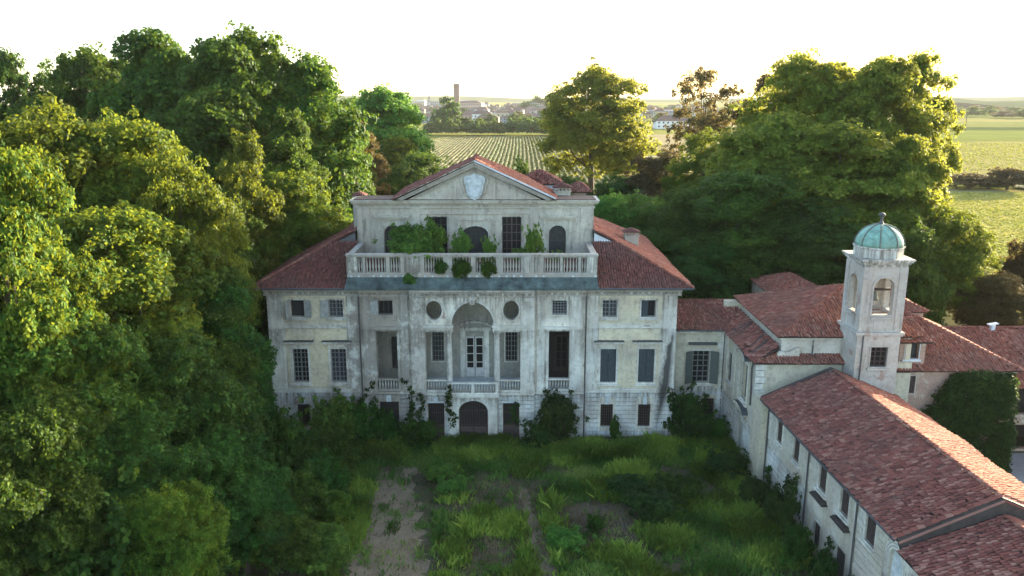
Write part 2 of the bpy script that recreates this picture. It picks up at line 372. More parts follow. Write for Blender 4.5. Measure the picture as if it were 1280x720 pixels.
random.seed(3)
def courses(fr, u0, u1, z0, z1, n, holes, mat, parent, proud=.09, gap=.09, name='stone_course', jit=None):
    h = (z1 - z0) / n; cache = {}
    for i in range(n):
        a, b = z0 + i * h + gap / 2, z0 + (i + 1) * h - gap / 2
        spans = [(u0, u1)]
        for (h0, h1, hz0, hz1) in holes:
            if hz0 < b and hz1 > a:
                ns = []
                for s, e in spans:
                    if h1 <= s or h0 >= e: ns.append((s, e))
                    else:
                        if h0 > s + .05: ns.append((s, h0))
                        if h1 < e - .05: ns.append((h1, e))
                spans = ns
        for s, e in spans:
            if e - s < .12: continue
            m = MB(); fbox(m, fr, s + .012, e - .012, -proud - random.uniform(0, .012), .02, a, b); m.build(name, mat, parent)

# clay tiles ------------------------------------------------------------------------------------------------
def tile_shape(w=.19, L=.38, h=.09, lift=.045, n=4):
    v = []; 
    for yy, rr, zz in ((0, 1., lift), (L, .82, 0.)):
        for k_ in range(n + 1):
            t = math.pi * k_ / n; v.append((-math.cos(t) * w / 2 * rr, yy, math.sin(t) * h * rr + zz))
    f = [(i, i + 1, i + n + 2, i + n + 1) for i in range(n)] + [tuple(range(n, -1, -1))]
    return np.array(v), f
TV, TF = tile_shape()
_tm = {}
def tile_mesh(mat):
    if mat.name not in _tm:
        me = bpy.data.meshes.new('tile'); me.from_pydata(TV.tolist(), [], TF); me.materials.append(mat); _tm[mat.name] = me
    return _tm[mat.name]
def bulk(name, V, F4, mat, tone=None, smooth=False):
    """V (n,k,3) copies of one shape with faces F4"""
    n, k_, _ = V.shape; me = bpy.data.meshes.new(name)
    me.vertices.add(n * k_); me.vertices.foreach_set('co', V.reshape(-1).astype(np.float32))
    idx = np.concatenate([np.array(f) for f in F4]); ln = np.array([len(f) for f in F4])
    loops = (idx[None, :] + (np.arange(n) * k_)[:, None]).reshape(-1)
    lens = np.tile(ln, n); st = np.concatenate([[0], np.cumsum(lens)[:-1]])
    me.loops.add(len(loops)); me.loops.foreach_set('vertex_index', loops.astype(np.int32))
    me.polygons.add(len(lens)); me.polygons.foreach_set('loop_start', st.astype(np.int32))
    try: me.polygons.foreach_set('loop_total', lens.astype(np.int32))
    except Exception: pass
    me.update(calc_edges=True)
    if tone is not None:
        a = me.attributes.new('tone', 'FLOAT', 'FACE'); a.data.foreach_set('value', np.repeat(tone, len(F4)).astype(np.float32))
    me.materials.append(mat)
    if smooth: me.shade_smooth()
    return me
def roof(name, pts, mat, parent, wcol=.215, lrow=.31, single=0, seed=0, missing=.0, root=None, sag=.0, thick=.12):
    """one slope: pts[0]-pts[1] is the eave; a sheet with rows of clay tiles on it"""
    pts = [Vector(p) for p in pts]; e = (pts[1] - pts[0]).normalized(); nrm = Vector((0, 0, 0))
    for i in range(1, len(pts) - 1): nrm += (pts[i] - pts[0]).cross(pts[i + 1] - pts[0])
    nrm.normalize()
    if nrm.z < 0: nrm = -nrm
    up = nrm.cross(e)
    if up.z < 0: up = -up
    e = up.cross(nrm)
    m = MB(); n = len(pts)
    m.add([p for p in pts] + [p - nrm * thick for p in pts], [tuple(range(n)), tuple(range(2 * n - 1, n - 1, -1))] + [(i, (i + 1) % n, n + (i + 1) % n, n + i) for i in range(n)])
    sheet = m.build(name, M['under'], parent)
    q = [((p - pts[0]).dot(e), (p - pts[0]).dot(up)) for p in pts]
    us = [a for a, b in q]; vs = [b for a, b in q]
    U, Vv = np.meshgrid(np.arange(min(us) + wcol / 2, max(us), wcol), np.arange(min(vs) - .06, max(vs) - lrow * .4, lrow))
    U = U.ravel(); Vv = Vv.ravel()
    ins = np.zeros(len(U), bool); cy = Vv + lrow * .5; j = len(q) - 1
    for i in range(len(q)):
        xi, yi = q[i]; xj, yj = q[j]
        c_ = ((yi > cy) != (yj > cy)) & (U < (xj - xi) * (cy - yi) / (yj - yi + 1e-12) + xi); ins ^= c_; j = i
    rng = np.random.RandomState(seed + 7)
    ins &= rng.rand(len(U)) >= missing
    U = U[ins]; Vv = Vv[ins]; N_ = len(U)
    ang = rng.normal(0, .05, N_) + (rng.rand(N_) < .02) * rng.normal(0, .3, N_); ju = rng.normal(0, .016, N_); jv = rng.normal(0, .035, N_) - (rng.rand(N_) < .03) * .12; jz = np.abs(rng.normal(0, .018, N_))
    wav = sag * (np.sin(U * .55 + 1.3) * np.cos(Vv * .7) + .6 * np.sin(U * 1.3 + Vv))
    O = np.array(pts[0]); E_ = np.array(e); UP = np.array(up); NN = np.array(nrm)
    cen = O + np.outer(U + ju, E_) + np.outer(Vv + jv, UP) + np.outer(jz + wav + .01, NN)
    X = np.outer(np.cos(ang), E_) + np.outer(np.sin(ang), UP); Y = -np.outer(np.sin(ang), E_) + np.outer(np.cos(ang), UP)
    order = np.arange(N_)
    if single:
        root.location = root.location; bpy.context.view_layer.update()
        mw = root.matrix_world; cl = np.array(mw.inverted() @ cam.location)
        inview = []
        cmi = cam.matrix_world.inverted() if False else None
        wc = cen @ np.array(mw.to_3x3()).T + np.array(mw.translation)
        dz = wc[:, 2] - 29.4; dep = wc[:, 1] * math.cos(_p) - dz * math.sin(_p); yy = wc[:, 1] * math.sin(_p) + dz * math.cos(_p)
        uu = wc[:, 0] / dep * 1000 + 640; vv = 360 - yy / dep * 1000
        dist = np.where((uu < 1285) & (uu > 0) & (vv < 725) & (dep > 1), dep, 1e6)
        order = np.argsort(dist)[:single]
        tm = tile_mesh(mat)
        for i in order:
            if dist[i] > 1e5: continue
            mt = Matrix((tuple(X[i]) , tuple(Y[i]), tuple(NN))).transposed().to_4x4(); mt.translation = Vector(cen[i])
            o = bpy.data.objects.new('tile', tm); COL.objects.link(o); o.parent = sheet; o.matrix_local = mt
        keep = np.ones(N_, bool); keep[order] = False
        cen = cen[keep]; X = X[keep]; Y = Y[keep]; N_ = len(cen)
    V = cen[:, None, :] + X[:, None, :] * TV[None, :, 0:1] + Y[:, None, :] * TV[None, :, 1:2] + NN[None, None, :] * TV[None, :, 2:3]
    if N_: link('clay_tiles', bulk('clay_tiles', V, TF, mat, rng.rand(N_)), sheet, kind='stuff')
    return sheet
def ridge(p0, p1, mat, parent, r=1.35):
    p0 = Vector(p0); p1 = Vector(p1); d = (p1 - p0); L = d.length; d.normalize()
    s = d.cross(Vector((0, 0, 1))).normalized(); nn = s.cross(d); n = max(1, int(L / .38)); V = []
    for i in range(n):
        c = p0 + d * (i * .38) + nn * (.03 + random.uniform(0, .02))
        V.append([c + s * v[0] * r + d * v[1] + nn * v[2] * 1.5 for v in TV.tolist()])
    link('ridge_tiles', bulk('ridge_tiles', np.array(V), TF, mat, np.random.rand(n)), parent, kind='stuff')

# foliage ---------------------------------------------------------------------------------------------------
def leaves(name, c, rad, nrm, per, size, mat, rng, flat=.75, tone=None, aspect=.62):
    """c (n,3) tuft centres, rad (n,) radii, nrm (n,3) their outward directions"""
    n = len(c); k_ = per; C = np.repeat(c, k_, 0); Rr = np.repeat(rad, k_)[:, None]; Nn = np.repeat(nrm, k_, 0)
    off = rng.normal(0, .55, (n * k_, 3)); off[:, 2] *= flat; P = C + off * Rr
    nn = Nn * .55 + rng.normal(0, .55, (n * k_, 3)) + np.array([0, 0, .55]); nn /= np.linalg.norm(nn, axis=1)[:, None]
    t = rng.normal(0, 1, (n * k_, 3)); t -= nn * (t * nn).sum(1)[:, None]; t /= np.linalg.norm(t, axis=1)[:, None]
    b = np.cross(nn, t); s = size * (.6 + .8 * rng.rand(n * k_))[:, None]
    V = np.stack([P - t * s / 2, P + b * s * aspect / 2 - nn * s * .08, P + t * s / 2, P - b * s * aspect / 2 - nn * s * .08], 1)
    tn = np.repeat(tone if tone is not None else rng.rand(n), k_) * .7 + rng.rand(n * k_) * .3
    return bulk(name, V, [(0, 1, 2, 3)], mat, np.clip(tn, 0, 1))
def crown_mesh(name, seed, rx, z0, z1, lobes, cl, per, size, mat, cr=.95, lob=(.22, .36), taper=0., q0=.35, fill=.12, spike=.25):
    """boughs spread through the crown; on each bough leaf clusters; each cluster a domed shell of leaves"""
    rng = np.random.RandomState(seed); d = rng.normal(0, 1, (lobes * 3, 3)); d /= np.linalg.norm(d, axis=1)[:, None]
    d = d[d[:, 2] > -.8][:lobes]; n = len(d); zc = (z0 + z1) / 2; hz = (z1 - z0) / 2
    q = q0 + (.95 - q0) * rng.rand(n) ** .55; lr = rx * (lob[0] + (lob[1] - lob[0]) * rng.rand(n)); q = np.minimum(q, 1.02 - lr / rx * .55)
    sc = (1 - taper * (d[:, 2] * .5 + .5)); bulge = 1 + .16 * np.sin(np.arctan2(d[:, 1], d[:, 0]) * 3 + seed)
    C = np.stack([d[:, 0] * q * rx * sc * bulge, d[:, 1] * q * rx * sc * bulge, zc + d[:, 2] * q * hz], 1)
    td = rng.normal(0, 1, (n, cl, 3)); td[:, :, 2] = np.abs(td[:, :, 2]) * .75 + td[:, :, 2] * .25 + .15; td += d[:, None, :] * .5; td /= np.linalg.norm(td, axis=2)[:, :, None]
    T = (C[:, None, :] + td * lr[:, None, None] * (.7 + .55 * rng.rand(n, cl, 1)) * np.array([1, 1, .85])).reshape(-1, 3)
    O = (td * .8 + np.array([0, 0, .35])).reshape(-1, 3); O /= np.linalg.norm(O, axis=1)[:, None]
    T += O * rng.exponential(spike, (len(O), 1))
    tone = np.clip(np.repeat(rng.rand(n) * .55, cl) + rng.rand(n * cl) * .45, 0, 1)
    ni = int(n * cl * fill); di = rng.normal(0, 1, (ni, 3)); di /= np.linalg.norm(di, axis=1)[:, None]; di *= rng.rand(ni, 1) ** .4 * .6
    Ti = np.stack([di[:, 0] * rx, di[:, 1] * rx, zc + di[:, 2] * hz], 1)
    T = np.concatenate([T, Ti]); O = np.concatenate([O, di / (np.linalg.norm(di, axis=1)[:, None] + 1e-6)]); tone = np.concatenate([tone, rng.rand(ni) * .4])  # inner tufts keep to dark tones, the crown's inner shade put into colour
    R_ = cr * (.55 + .8 * rng.rand(len(T)))
    # leaves over the dome of every cluster
    m = len(T) * per; Tr = np.repeat(T, per, 0); Or = np.repeat(O, per, 0); Rr = np.repeat(R_, per)[:, None]
    e = rng.normal(0, 1, (m, 3)); e /= np.linalg.norm(e, axis=1)[:, None]; e += Or * .75; e /= np.linalg.norm(e, axis=1)[:, None]
    P = Tr + e * Rr * (1 - .45 * rng.rand(m, 1) ** 2) * np.array([1, 1, .8]) + rng.normal(0, .06, (m, 3)); stray = rng.rand(m) < .07; P[stray] += e[stray] * Rr[stray] * .45
    nn = e * .9 + rng.normal(0, .42, (m, 3)) + np.array([0, 0, .3]); nn /= np.linalg.norm(nn, axis=1)[:, None]
    t = rng.normal(0, 1, (m, 3)); t -= nn * (t * nn).sum(1)[:, None]; t /= np.linalg.norm(t, axis=1)[:, None]; b = np.cross(nn, t)
    s_ = size * (.6 + .8 * rng.rand(m, 1)); V = np.stack([P - t * s_ / 2, P + b * s_ * .33 - nn * s_ * .1, P + t * s_ / 2, P - b * s_ * .33 - nn * s_ * .1], 1)
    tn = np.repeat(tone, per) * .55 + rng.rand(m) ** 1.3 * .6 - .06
    return bulk(name, V, [(0, 1, 2, 3)], mat, np.clip(tn, 0, 1)), C
def trunk_mesh(name, h, r, C, seed, mat=None, limbs=9):
    rng = random.Random(seed); m = MB()
    m.tube([(0, 0, -.6), (.1, 0, h * .25), (.15, .1, h * .55), (0, .2, h * .8)], [r * 1.25, r, r * .7, r * .25], 9)
    for i in range(min(limbs, len(C))):
        c = C[i]; s = Vector((.1, .1, h * rng.uniform(.25, .6))); e = Vector(c); mid = s.lerp(e, .5) + Vector((0, 0, -.06 * h))
        m.tube([s, mid, e], [r * .42, r * .28, r * .08], 6)
    return m.mesh(name, mat or M['bark'], True)

# ================================================================== THE SETTING
g = MB(); g.add([(-14000, -300, 0), (14000, -300, 0), (14000, 14000, 0), (-14000, 14000, 0)], [(0, 1, 2, 3)])
k = N('far_land'); c = k.coord()
v = k.n('ShaderNodeTexVoronoi', i_Scale=1.0); mp = k.n('ShaderNodeMapping'); mp.inputs['Scale'].default_value = (.0022, .0045, 1); mp.inputs['Rotation'].default_value = (0, 0, .2)
k.l(c, mp.inputs[0]); k.l(mp.outputs[0], v.inputs['Vector']); sx = k.n('ShaderNodeSeparateColor'); k.l(v.outputs['Color'], sx.inputs[0])
far = k.ramp(sx.outputs[0], [(0., (.15, .16, .04)), (.25, (.20, .195, .06)), (.5, (.23, .19, .09)), (.7, (.10, .12, .035)), (1., (.21, .20, .07))])
far = k.mix(k.math('MULTIPLY', k.ramp(k.noise(c, .04, 6, .7, (1, .3, 1)), [(.4, 0.), (.65, 1.)]), .5), far, (.10, .11, .035))
near = k.mix(k.ramp(k.noise(c, .5, 8, .7), [(.4, 0.), (.6, 1.)]), (.080, .066, .042), (.050, .056, .026))
near = k.mix(k.ramp(k.noise(c, 9, 6, .8), [(.45, 0.), (.75, 1.)]), near, (.10, .088, .068))
s2 = k.n('ShaderNodeSeparateXYZ'); k.l(c, s2.inputs[0])
f = k.ramp(k.math('MULTIPLY', s2.outputs[1], .005), [(.50, 0.), (.62, 1.)])
k.bump(k.noise(c, 6, 8, .75), .6, .06)
g.build('ground', k.done(k.mix(f, near, far), 1.0, spec=0), kind='structure')

def blob_sheet(name, pts, z, mat, jag=.35, n=90, **kw):
    """flat sheet with an uneven edge through the given outline"""
    rng = random.Random(len(name)); P = []
    pts = [Vector((p[0], p[1], 0)) for p in pts]; per = sum((pts[i] - pts[(i + 1) % len(pts)]).length for i in range(len(pts)))
    for i in range(len(pts)):
        a, b = pts[i], pts[(i + 1) % len(pts)]; m_ = max(1, int(n * (b - a).length / per))
        for j in range(m_): q = a.lerp(b, j / m_); P.append((q.x + rng.uniform(-jag, jag), q.y + rng.uniform(-jag, jag), z))
    T = delaunay_2d_cdt([Vector(p[:2]) for p in P], [(i, (i + 1) % len(P)) for i in range(len(P))], [], 1, 1e-5)
    m = MB(); m.add([(p.x, p.y, z) for p in T[0]], [tuple(t) for t in T[2]]); return m.build(name, mat, **kw)
k = N('gravel_track'); c = k.coord()
cc = k.mix(k.ramp(k.noise(c, 1.2, 7, .7), [(.4, 0.), (.62, 1.)]), (.165, .128, .082), (.10, .078, .05))
cc = k.mix(k.ramp(k.noise(c, 16, 5, .8), [(.48, 0.), (.62, 1.)]), cc, (.24, .20, .145))
k.bump(k.noise(c, 18, 6, .8), .9, .04); M['gravel'] = k.done(cc, .95, spec=.1)
blob_sheet('gravel_path', [(-10.6, 30), (-10.4, 44), (-10.6, 50), (-11.3, 55), (-10.6, 58.5), (-8.6, 60.5), (-7.4, 60), (-7.6, 57), (-6.4, 51), (-5.2, 44), (-4.6, 30)], .006, M['gravel'], .45, 200, kind='structure')
blob_sheet('foot_path', [(1.3, 36), (1.6, 44), (1.4, 48), (.9, 52), (.5, 56.5), (1.1, 56.6), (1.6, 52.5), (2.5, 48), (3.1, 44), (3.4, 36)], .006, M['gravel'], .16, 90, kind='structure')
blob_sheet('bare_earth', [(4.0, 53.6), (7.6, 54.6), (9.6, 53.0), (8.6, 50.4), (6.2, 49.6), (3.9, 51.2)], .01, simple('trampled_earth', (.085, .068, .045), .95, var=.5, scale=3, bump=.8), .5, 60, kind='structure')
blob_sheet('paved_yard', [(33, 30), (33, 56), (37, 62.6), (80, 62.6), (80, 30)], .008, simple('grey_yard_paving', (.20, .19, .185), .9, var=.3, scale=.6, bump=.2), .0, 10, kind='structure')

# ================================================================== THE VILLA
VX = -3.35
villa = thing('villa', 'abandoned three-storey villa with grey peeling plaster, loggia, roof terrace and pediment', 'villa', (VX, 66, 0))
FW = F((0, 0, 0), (1, 0, 0), (0, -1, 0)); FM = F((0, -.3, 0), (1, 0, 0), (0, -1, 0)); FC = F((0, -.6, 0), (1, 0, 0), (0, -1, 0))
ZT = 13.3
for s in (-1, 1):
    hs = []; rc = []
    for cx in (11.7, 15.0):
        x = s * cx
        hs += [rect(x - .62, x + .62, 11.0, 12.5), rect(x - .68, x + .68, 5.1, 8.15), rect(x - .55, x + .55, .95, 3.05)]
        rc.append((x - .75, x + .75, .85, 3.45))
    a, b = sorted((s * 9.6, s * 17.45))
    slab(MB(), FW, rect(a, b, -.4, ZT), hs, 0, .5).build('wall', M['plaster'], villa)
    courses(FW, a + .02, b - .02, .15, 4.15, 10, rc, M['rustic'], villa)
    for x in (11.7 * s, 15.0 * s):     # keystones over the ground windows
        m = MB(); m.beam((x, -.075, 3.08), (x, -.075, 3.75), .34, .1, up=(0, 1, 0)); m.build('keystone', M['emblem'], villa)
        fbox(MB(), FW, x - .72, x + .72, -.05, .02, .86, .95).build('sill', M['stone'], villa)
    m = MB(); fbox(m, FW, a - .03, b + .03, -.13, .02, 4.16, 4.38); fbox(m, FW, a, b, -.07, .02, 4.38, 4.55); m.build('string_course', M['stone'], villa)
    m = MB(); aa, bb = sorted((s * 10.75, s * 16.2))
    fbox(m, FW, aa, bb, -.12, .02, 10.02, 10.16); fbox(m, FW, aa, bb, -.07, .02, 10.30, 10.40); m.build('string_course', M['stone'], villa)
    # cream panel fields between the pilasters
    holes2 = [rect(s * cx - .86, s * cx + .86, 4.92, 8.96) for cx in (11.7, 15.0)]
    slab(MB(), FW, rect(aa + .1, bb - .1, 4.6, 9.95), holes2, -.035, .01).build('panel', M['plaster_cream'], villa)
    holes3 = [rect(s * cx - .78, s * cx + .78, 10.72, 12.66) for cx in (11.7, 15.0)]
    slab(MB(), FW, rect(aa + .1, bb - .1, 10.46, 12.95), holes3, -.035, .01).build('panel', M['plaster_cream'], villa)
    for x0, x1 in ((16.3, 17.43), (9.65, 10.7)):
        u0, u1 = sorted((s * x0, s * x1)); m = MB(); fbox(m, FW, u0, u1, -.12, .02, 4.55, 12.9)
        fbox(m, FW, u0 - .04, u1 + .04, -.17, .02, 4.56, 4.95); m.build('pilaster', M['stone'], villa)
    # mid bay
    a, b = sorted((s * 5.3, s * 9.6)); x = s * 7.4
    mh = [rect(x - .88, x + .88, 4.55, 9.83), rect(x - .62, x + .62, 11.3, 12.55), rect(x - .85, x + .85, -.4, 3.42)]
    slab(MB(), FM, rect(a, b, -.4, ZT), mh, 0, .5).build('wall', M['plaster'], villa)
    courses(FM, a + .02, b - .02, .15, 4.1, 10, [(x - .95, x + .95, -.4, 3.6)], M['rustic'], villa)
    m = MB(); m.beam((x, -.375, 3.45), (x, -.375, 4.05), .42, .1, up=(0, 1, 0)); m.build('keystone', M['emblem'], villa)
    m = MB(); fbox(m, FM, a + .03, b, -.13, .02, 4.16, 4.38); m.build('string_course', M['stone'], villa)
    m = MB(); fbox(m, FM, x - 1.3, x + 1.3, -.3, .02, 10.05, 10.25); fbox(m, FM, x - 1.15, x + 1.15, -.16, .02, 9.87, 10.05)
    for e in (-1.12, .9): fbox(m, FM, x + e, x + e + .22, -.12, .02, 4.5, 9.87)
    m.build('door_surround', M['stone'], villa)
    for x0, x1 in ((8.3, 9.4), (5.5, 6.15)):
        u0, u1 = sorted((s * x0, s * x1)); m = MB(); fbox(m, FM, u0, u1, -.1, .02, 4.4, 12.9); fbox(m, FM, u0 - .04, u1 + .04, -.15, .02, 4.4, 4.8)
        fbox(m, FM, u0 - .04, u1 + .04, -.16, .02, 12.6, 12.9); m.build('pilaster', M['stone'], villa)
    m = MB(); m.tube([(s * 9.66, -.42, 12.9), (s * 9.66, -.42, .1)], [.06, .06], 6); m.build('downpipe', M['pipe'], villa)
# windows, one by one as they stand
window(FW, -15.62, -14.38, 11.0, 12.5, villa, 'empty', frame=.12, shutters=[(1, 12), (-1, 78)], smat='shutter', label='open window with one pale shutter folded back')
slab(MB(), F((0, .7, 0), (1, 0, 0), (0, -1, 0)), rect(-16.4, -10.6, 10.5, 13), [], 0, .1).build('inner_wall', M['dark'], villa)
window(FW, -12.32, -11.08, 11.0, 12.5, villa, 'grid', 4, 4, frame=.12, shutters=[(-1, 10)], label='window with latticed half and pale shutter open to the left')
window(FM, -8.02, -6.78, 11.3, 12.55, villa, 'grid', 3, 1, frame=.12, bar='glazing_bar', shutters=[(-1, 8)], sill=False)
window(FM, 6.78, 8.02, 11.3, 12.55, villa, 'grid', 5, 5, frame=.12, sill=False)
window(FW, 11.08, 12.32, 11.0, 12.5, villa, 'grid', 4, 4, frame=.12)
window(FW, 14.38, 15.62, 11.0, 12.5, villa, 'empty', frame=.12, label='unglazed window with a dark leaf half open')
fbox(MB(), FW, 14.42, 14.98, .2, .25, 11.03, 12.47).build('shutter', M['shutter'], villa)
slab(MB(), F((0, .9, 0), (1, 0, 0), (0, -1, 0)), rect(10.6, 16.4, 10.5, 13), [], 0, .1).build('inner_wall', M['dark'], villa)
for x in (-15.0, -11.7): window(FW, x - .68, x + .68, 5.1, 8.15, villa, 'grid', 4, 7, hood=True)
for x in (11.7, 15.0): window(FW, x - .68, x + .68, 5.1, 8.15, villa, 'closed', hood=True, label='tall window with closed grey-blue shutters')
for x in (-15.0, -11.7, 11.7, 15.0): window(FW, x - .55, x + .55, .95, 3.05, villa, 'bars', 6, 8, frame=0, sill=False, bar='iron', depth=.2)
# mid bays: balustrade, inner wall with window, ground openings
def baluster(mb, x, y, z, h, r=.085):
    mb.lathe([(r, 0), (r, h * .08), (r * .5, h * .14), (r * 1.05, h * .35), (r * .95, h * .45), (r * .45, h * .72), (r * .5, h * .86), (r, h * .92), (r, h)], (x, y, z), 8)
_bm = {}
def balusters(x0, x1, n, y, z, h, parent, axis='x'):
    key = round(h, 2)
    key = (key, len(parent.name) if parent.name != 'terrace' else 0)
    if key not in _bm: m = MB(); baluster(m, 0, 0, 0, h); _bm[key] = m.mesh('baluster', M['oldstone'] if parent.name == 'terrace' else M['stone'], True)
    for i in range(n):
        x = x0 + (x1 - x0) * (i + .5) / n
        link('baluster', _bm[key], parent, loc=(x, y, z) if axis == 'x' else (y, x, z))
for s in (-1, 1):
    x = s * 7.4
    bl = fbox(MB(), FM, x - .9, x + .9, -.1, .25, 4.42, 4.62).build('balustrade', M['stone'], villa)
    fbox(MB(), FM, x - .9, x + .9, -.06, .2, 5.42, 5.55).build('rail', M['stone'], bl)
    balusters(x - .86, x + .86, 7, -.23, 4.62, .8, bl)
    m = MB(); fbox(m, FM, x - 2.1, x + 2.1, .5, 3.2, 4.3, 4.5); m.build('floor_slab', M['stone'], villa)
    FI = F((0, 2.9, 0), (1, 0, 0), (0, -1, 0))
    hh = rect(x - .1, x + .95, 5.4, 8.4)
    slab(MB(), FI, rect(x - 2.1, x + 2.1, 4.5, 13), [hh], 0, .2).build('inner_wall', M['loggia'] if s < 0 else M['dark'], villa)  # right inner wall coloured dark for the shade of the room
    window(FI, x - .1, x + .95, 5.4, 8.4, villa, 'grid', 2, 4, frame=.1, fm='loggia' if s < 0 else 'wood_dark', bar='glazing_bar', depth=.15)  # right frame darkened too, to merge with the painted shade
    m = MB(); fbox(m, FI, x - 2.1, x - 2.0, -2.4, 0, 4.5, 13); fbox(m, FI, x + 2.0, x + 2.1, -2.4, 0, 4.5, 13); fbox(m, FI, x - 2.1, x + 2.1, -2.4, 0, 10.6, 10.8); m.build('inner_wall', M['plaster'], villa)
    # barred ground opening
    m = MB(); 
    for i in range(9): xx = x - .8 + 1.6 * i / 8; m.tube([(xx, -.1, 0), (xx, -.1, 3.4)], [.02, .02], 5)
    for zz in (.5, 1.6, 2.7): fbox(m, FM, x - .85, x + .85, .19, .22, zz, zz + .05)
    m.build('grille', M['iron'], villa)
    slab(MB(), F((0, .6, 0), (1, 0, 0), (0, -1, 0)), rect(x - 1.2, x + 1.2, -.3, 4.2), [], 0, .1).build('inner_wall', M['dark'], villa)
# centre
ser = [(-4.05, 4.55), (4.05, 4.55), (4.05, 9.84), (1.77, 9.84), (1.77, 10.48)] + [(1.77 * math.cos(math.pi * i / 20), 10.48 + 1.97 * math.sin(math.pi * i / 20)) for i in range(1, 20)] + [(-1.77, 10.48), (-1.77, 9.84), (-4.05, 9.84)]
ch = [ser, oval(-3.27, 11.75, .68, .86), oval(3.27, 11.75, .68, .86), rect(-3.99, -2.56, .0, 3.4), rect(2.56, 3.99, .0, 3.4), rect(-1.3, 1.3, -.3, 4.0)]
slab(MB(), FC, rect(-5.3, 5.3, -.4, ZT), ch, 0, .5).build('wall', M['plaster'], villa)
courses(FC, -5.28, 5.28, .15, 4.1, 10, [(-4.05, -2.5, -.3, 3.5), (2.5, 4.05, -.3, 3.5), (-2.15, 2.15, -1, 5)], M['rustic'], villa)
ring(MB(), FC, oval(-3.27, 11.75, .68, .86), .14, -.08, .03).build('round_window', M['stone'], villa); ring(MB(), FC, oval(3.27, 11.75, .68, .86), .14, -.08, .03).build('round_window', M['stone'], villa)
# arch moulding, keystone, entablatures, columns
m = MB(); oa = [(2.05 * math.cos(math.pi * i / 24), 10.48 + 2.25 * math.sin(math.pi * i / 24)) for i in range(25)]; ia = [(1.79 * math.cos(math.pi * i / 24), 10.48 + 1.99 * math.sin(math.pi * i / 24)) for i in range(25)]
slab(m, FC, oa + ia[::-1], [], -.09, .02).build('arch_moulding', M['stone'], villa)
m = MB(); m.beam((0, -.74, 12.3), (0, -.74, 12.95), .42, .22, up=(0, 1, 0)); m.lathe([(.05, -.1), (.2, 0), (.2, .12), (.1, .25)], (0, -.84, 12.5), 8); m.build('keystone', M['stone'], villa)
for s in (-1, 1):
    a, b = sorted((s * 1.70, s * 4.3)); m = MB(); fbox(m, FC, a, b, -.1, .5, 9.98, 10.28); fbox(m, FC, a - .06, b + .06, -.2, .52, 10.28, 10.46); fbox(m, FC, a, b, -.04, .5, 9.84, 9.98); m.build('entablature', M['stone'], villa)
    m = MB(); x = s * 2.05; m.lathe([(.36, 0), (.36, .14), (.31, .2), (.33, .27), (.27, .36), (.275, 1.8), (.235, 4.95), (.27, 5.0), (.24, 5.06), (.33, 5.2), (.33, 5.29)], (x, -.4, 4.55), 20); m.build('column', M['stone'], villa, smooth=False)
    a, b = sorted((s * 4.1, s * 5.25)); m = MB(); fbox(m, FC, a, b, -.14, .02, 4.4, 12.85); fbox(m, FC, a - .04, b + .04, -.2, .02, 4.4, 4.85); fbox(m, FC, a - .05, b + .05, -.2, .02, 12.6, 12.9); m.build('pilaster', M['stone'], villa)
    # side balustrade of the loggia
    a, b = sorted((s * 2.3, s * 4.05)); bl = fbox(MB(), FC, a, b, -.05, .35, 4.4, 4.6).build('balustrade', M['stone'], villa)
    fbox(MB(), FC, a, b, -.02, .3, 5.4, 5.52).build('rail', M['stone'], bl); balusters(a + .04, b - .04, 7, -.46, 4.6, .8, bl)
    m = MB(); x = s * 3.27
    for i in range(9): xx = x - .68 + 1.36 * i / 8; m.tube([(xx, -.35, .0), (xx, -.35, 3.38)], [.018, .018], 5)
    for zz in (.3, 1.3, 2.4): fbox(m, FC, x - .71, x + .71, .235, .265, zz, zz + .05)
    fbox(m, FC, x - .71, x + .71, .27, .30, .1, 1.25); m.build('grille', M['iron'], villa)
    m = MB(); fbox(m, FC, x - .85, x + .85, -.08, .02, 3.42, 3.6); m.beam((x, -.675, 3.45), (x, -.675, 4.0), .36, .12, up=(0, 1, 0)); m.build('keystone', M['emblem'], villa)
m = MB(); fbox(m, FC, -5.25, -2.15, -.12, .02, 4.16, 4.38); fbox(m, FC, 2.15, 5.25, -.12, .02, 4.16, 4.38); m.build('string_course', M['stone'], villa)
# loggia inside
FL = F((0, 2.8, 0), (1, 0, 0), (0, -1, 0))
lh = [rect(-.82, .82, 4.6, 8.42)] + [rect(s * 3.3 - .55, s * 3.3 + .55, 6.1, 8.9) for s in (-1, 1)]
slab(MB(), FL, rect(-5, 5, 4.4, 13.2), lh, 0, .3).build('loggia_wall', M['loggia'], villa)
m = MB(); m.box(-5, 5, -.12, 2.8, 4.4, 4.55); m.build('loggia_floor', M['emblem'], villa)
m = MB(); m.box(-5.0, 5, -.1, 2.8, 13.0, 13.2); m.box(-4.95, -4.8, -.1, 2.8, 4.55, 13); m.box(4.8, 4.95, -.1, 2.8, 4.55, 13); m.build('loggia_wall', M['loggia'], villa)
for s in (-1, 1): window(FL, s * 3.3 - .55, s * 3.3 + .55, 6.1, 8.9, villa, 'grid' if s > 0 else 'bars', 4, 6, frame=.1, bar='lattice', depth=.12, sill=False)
dr = fbox(MB(), FL, -.82, .82, .10, .14, 4.6, 8.42).build('double_door', M['glass'], villa, label='tall white glazed double door at the back of the loggia')
for s in (-1, 1):
    a, b = sorted((s * .03, s * .80)); m = MB(); fbox(m, FL, a, a + .1, .03, .1, 4.6, 8.4); fbox(m, FL, b - .1, b, .03, .1, 4.6, 8.4)
    for zz, hh_ in ((4.6, .85), (5.95, .06), (6.75, .06), (7.5, .06), (8.25, .15)): fbox(m, FL, a + .1, b - .1, .035, .1, zz, zz + hh_)
    m.build('door_leaf', M['door_white'], dr)
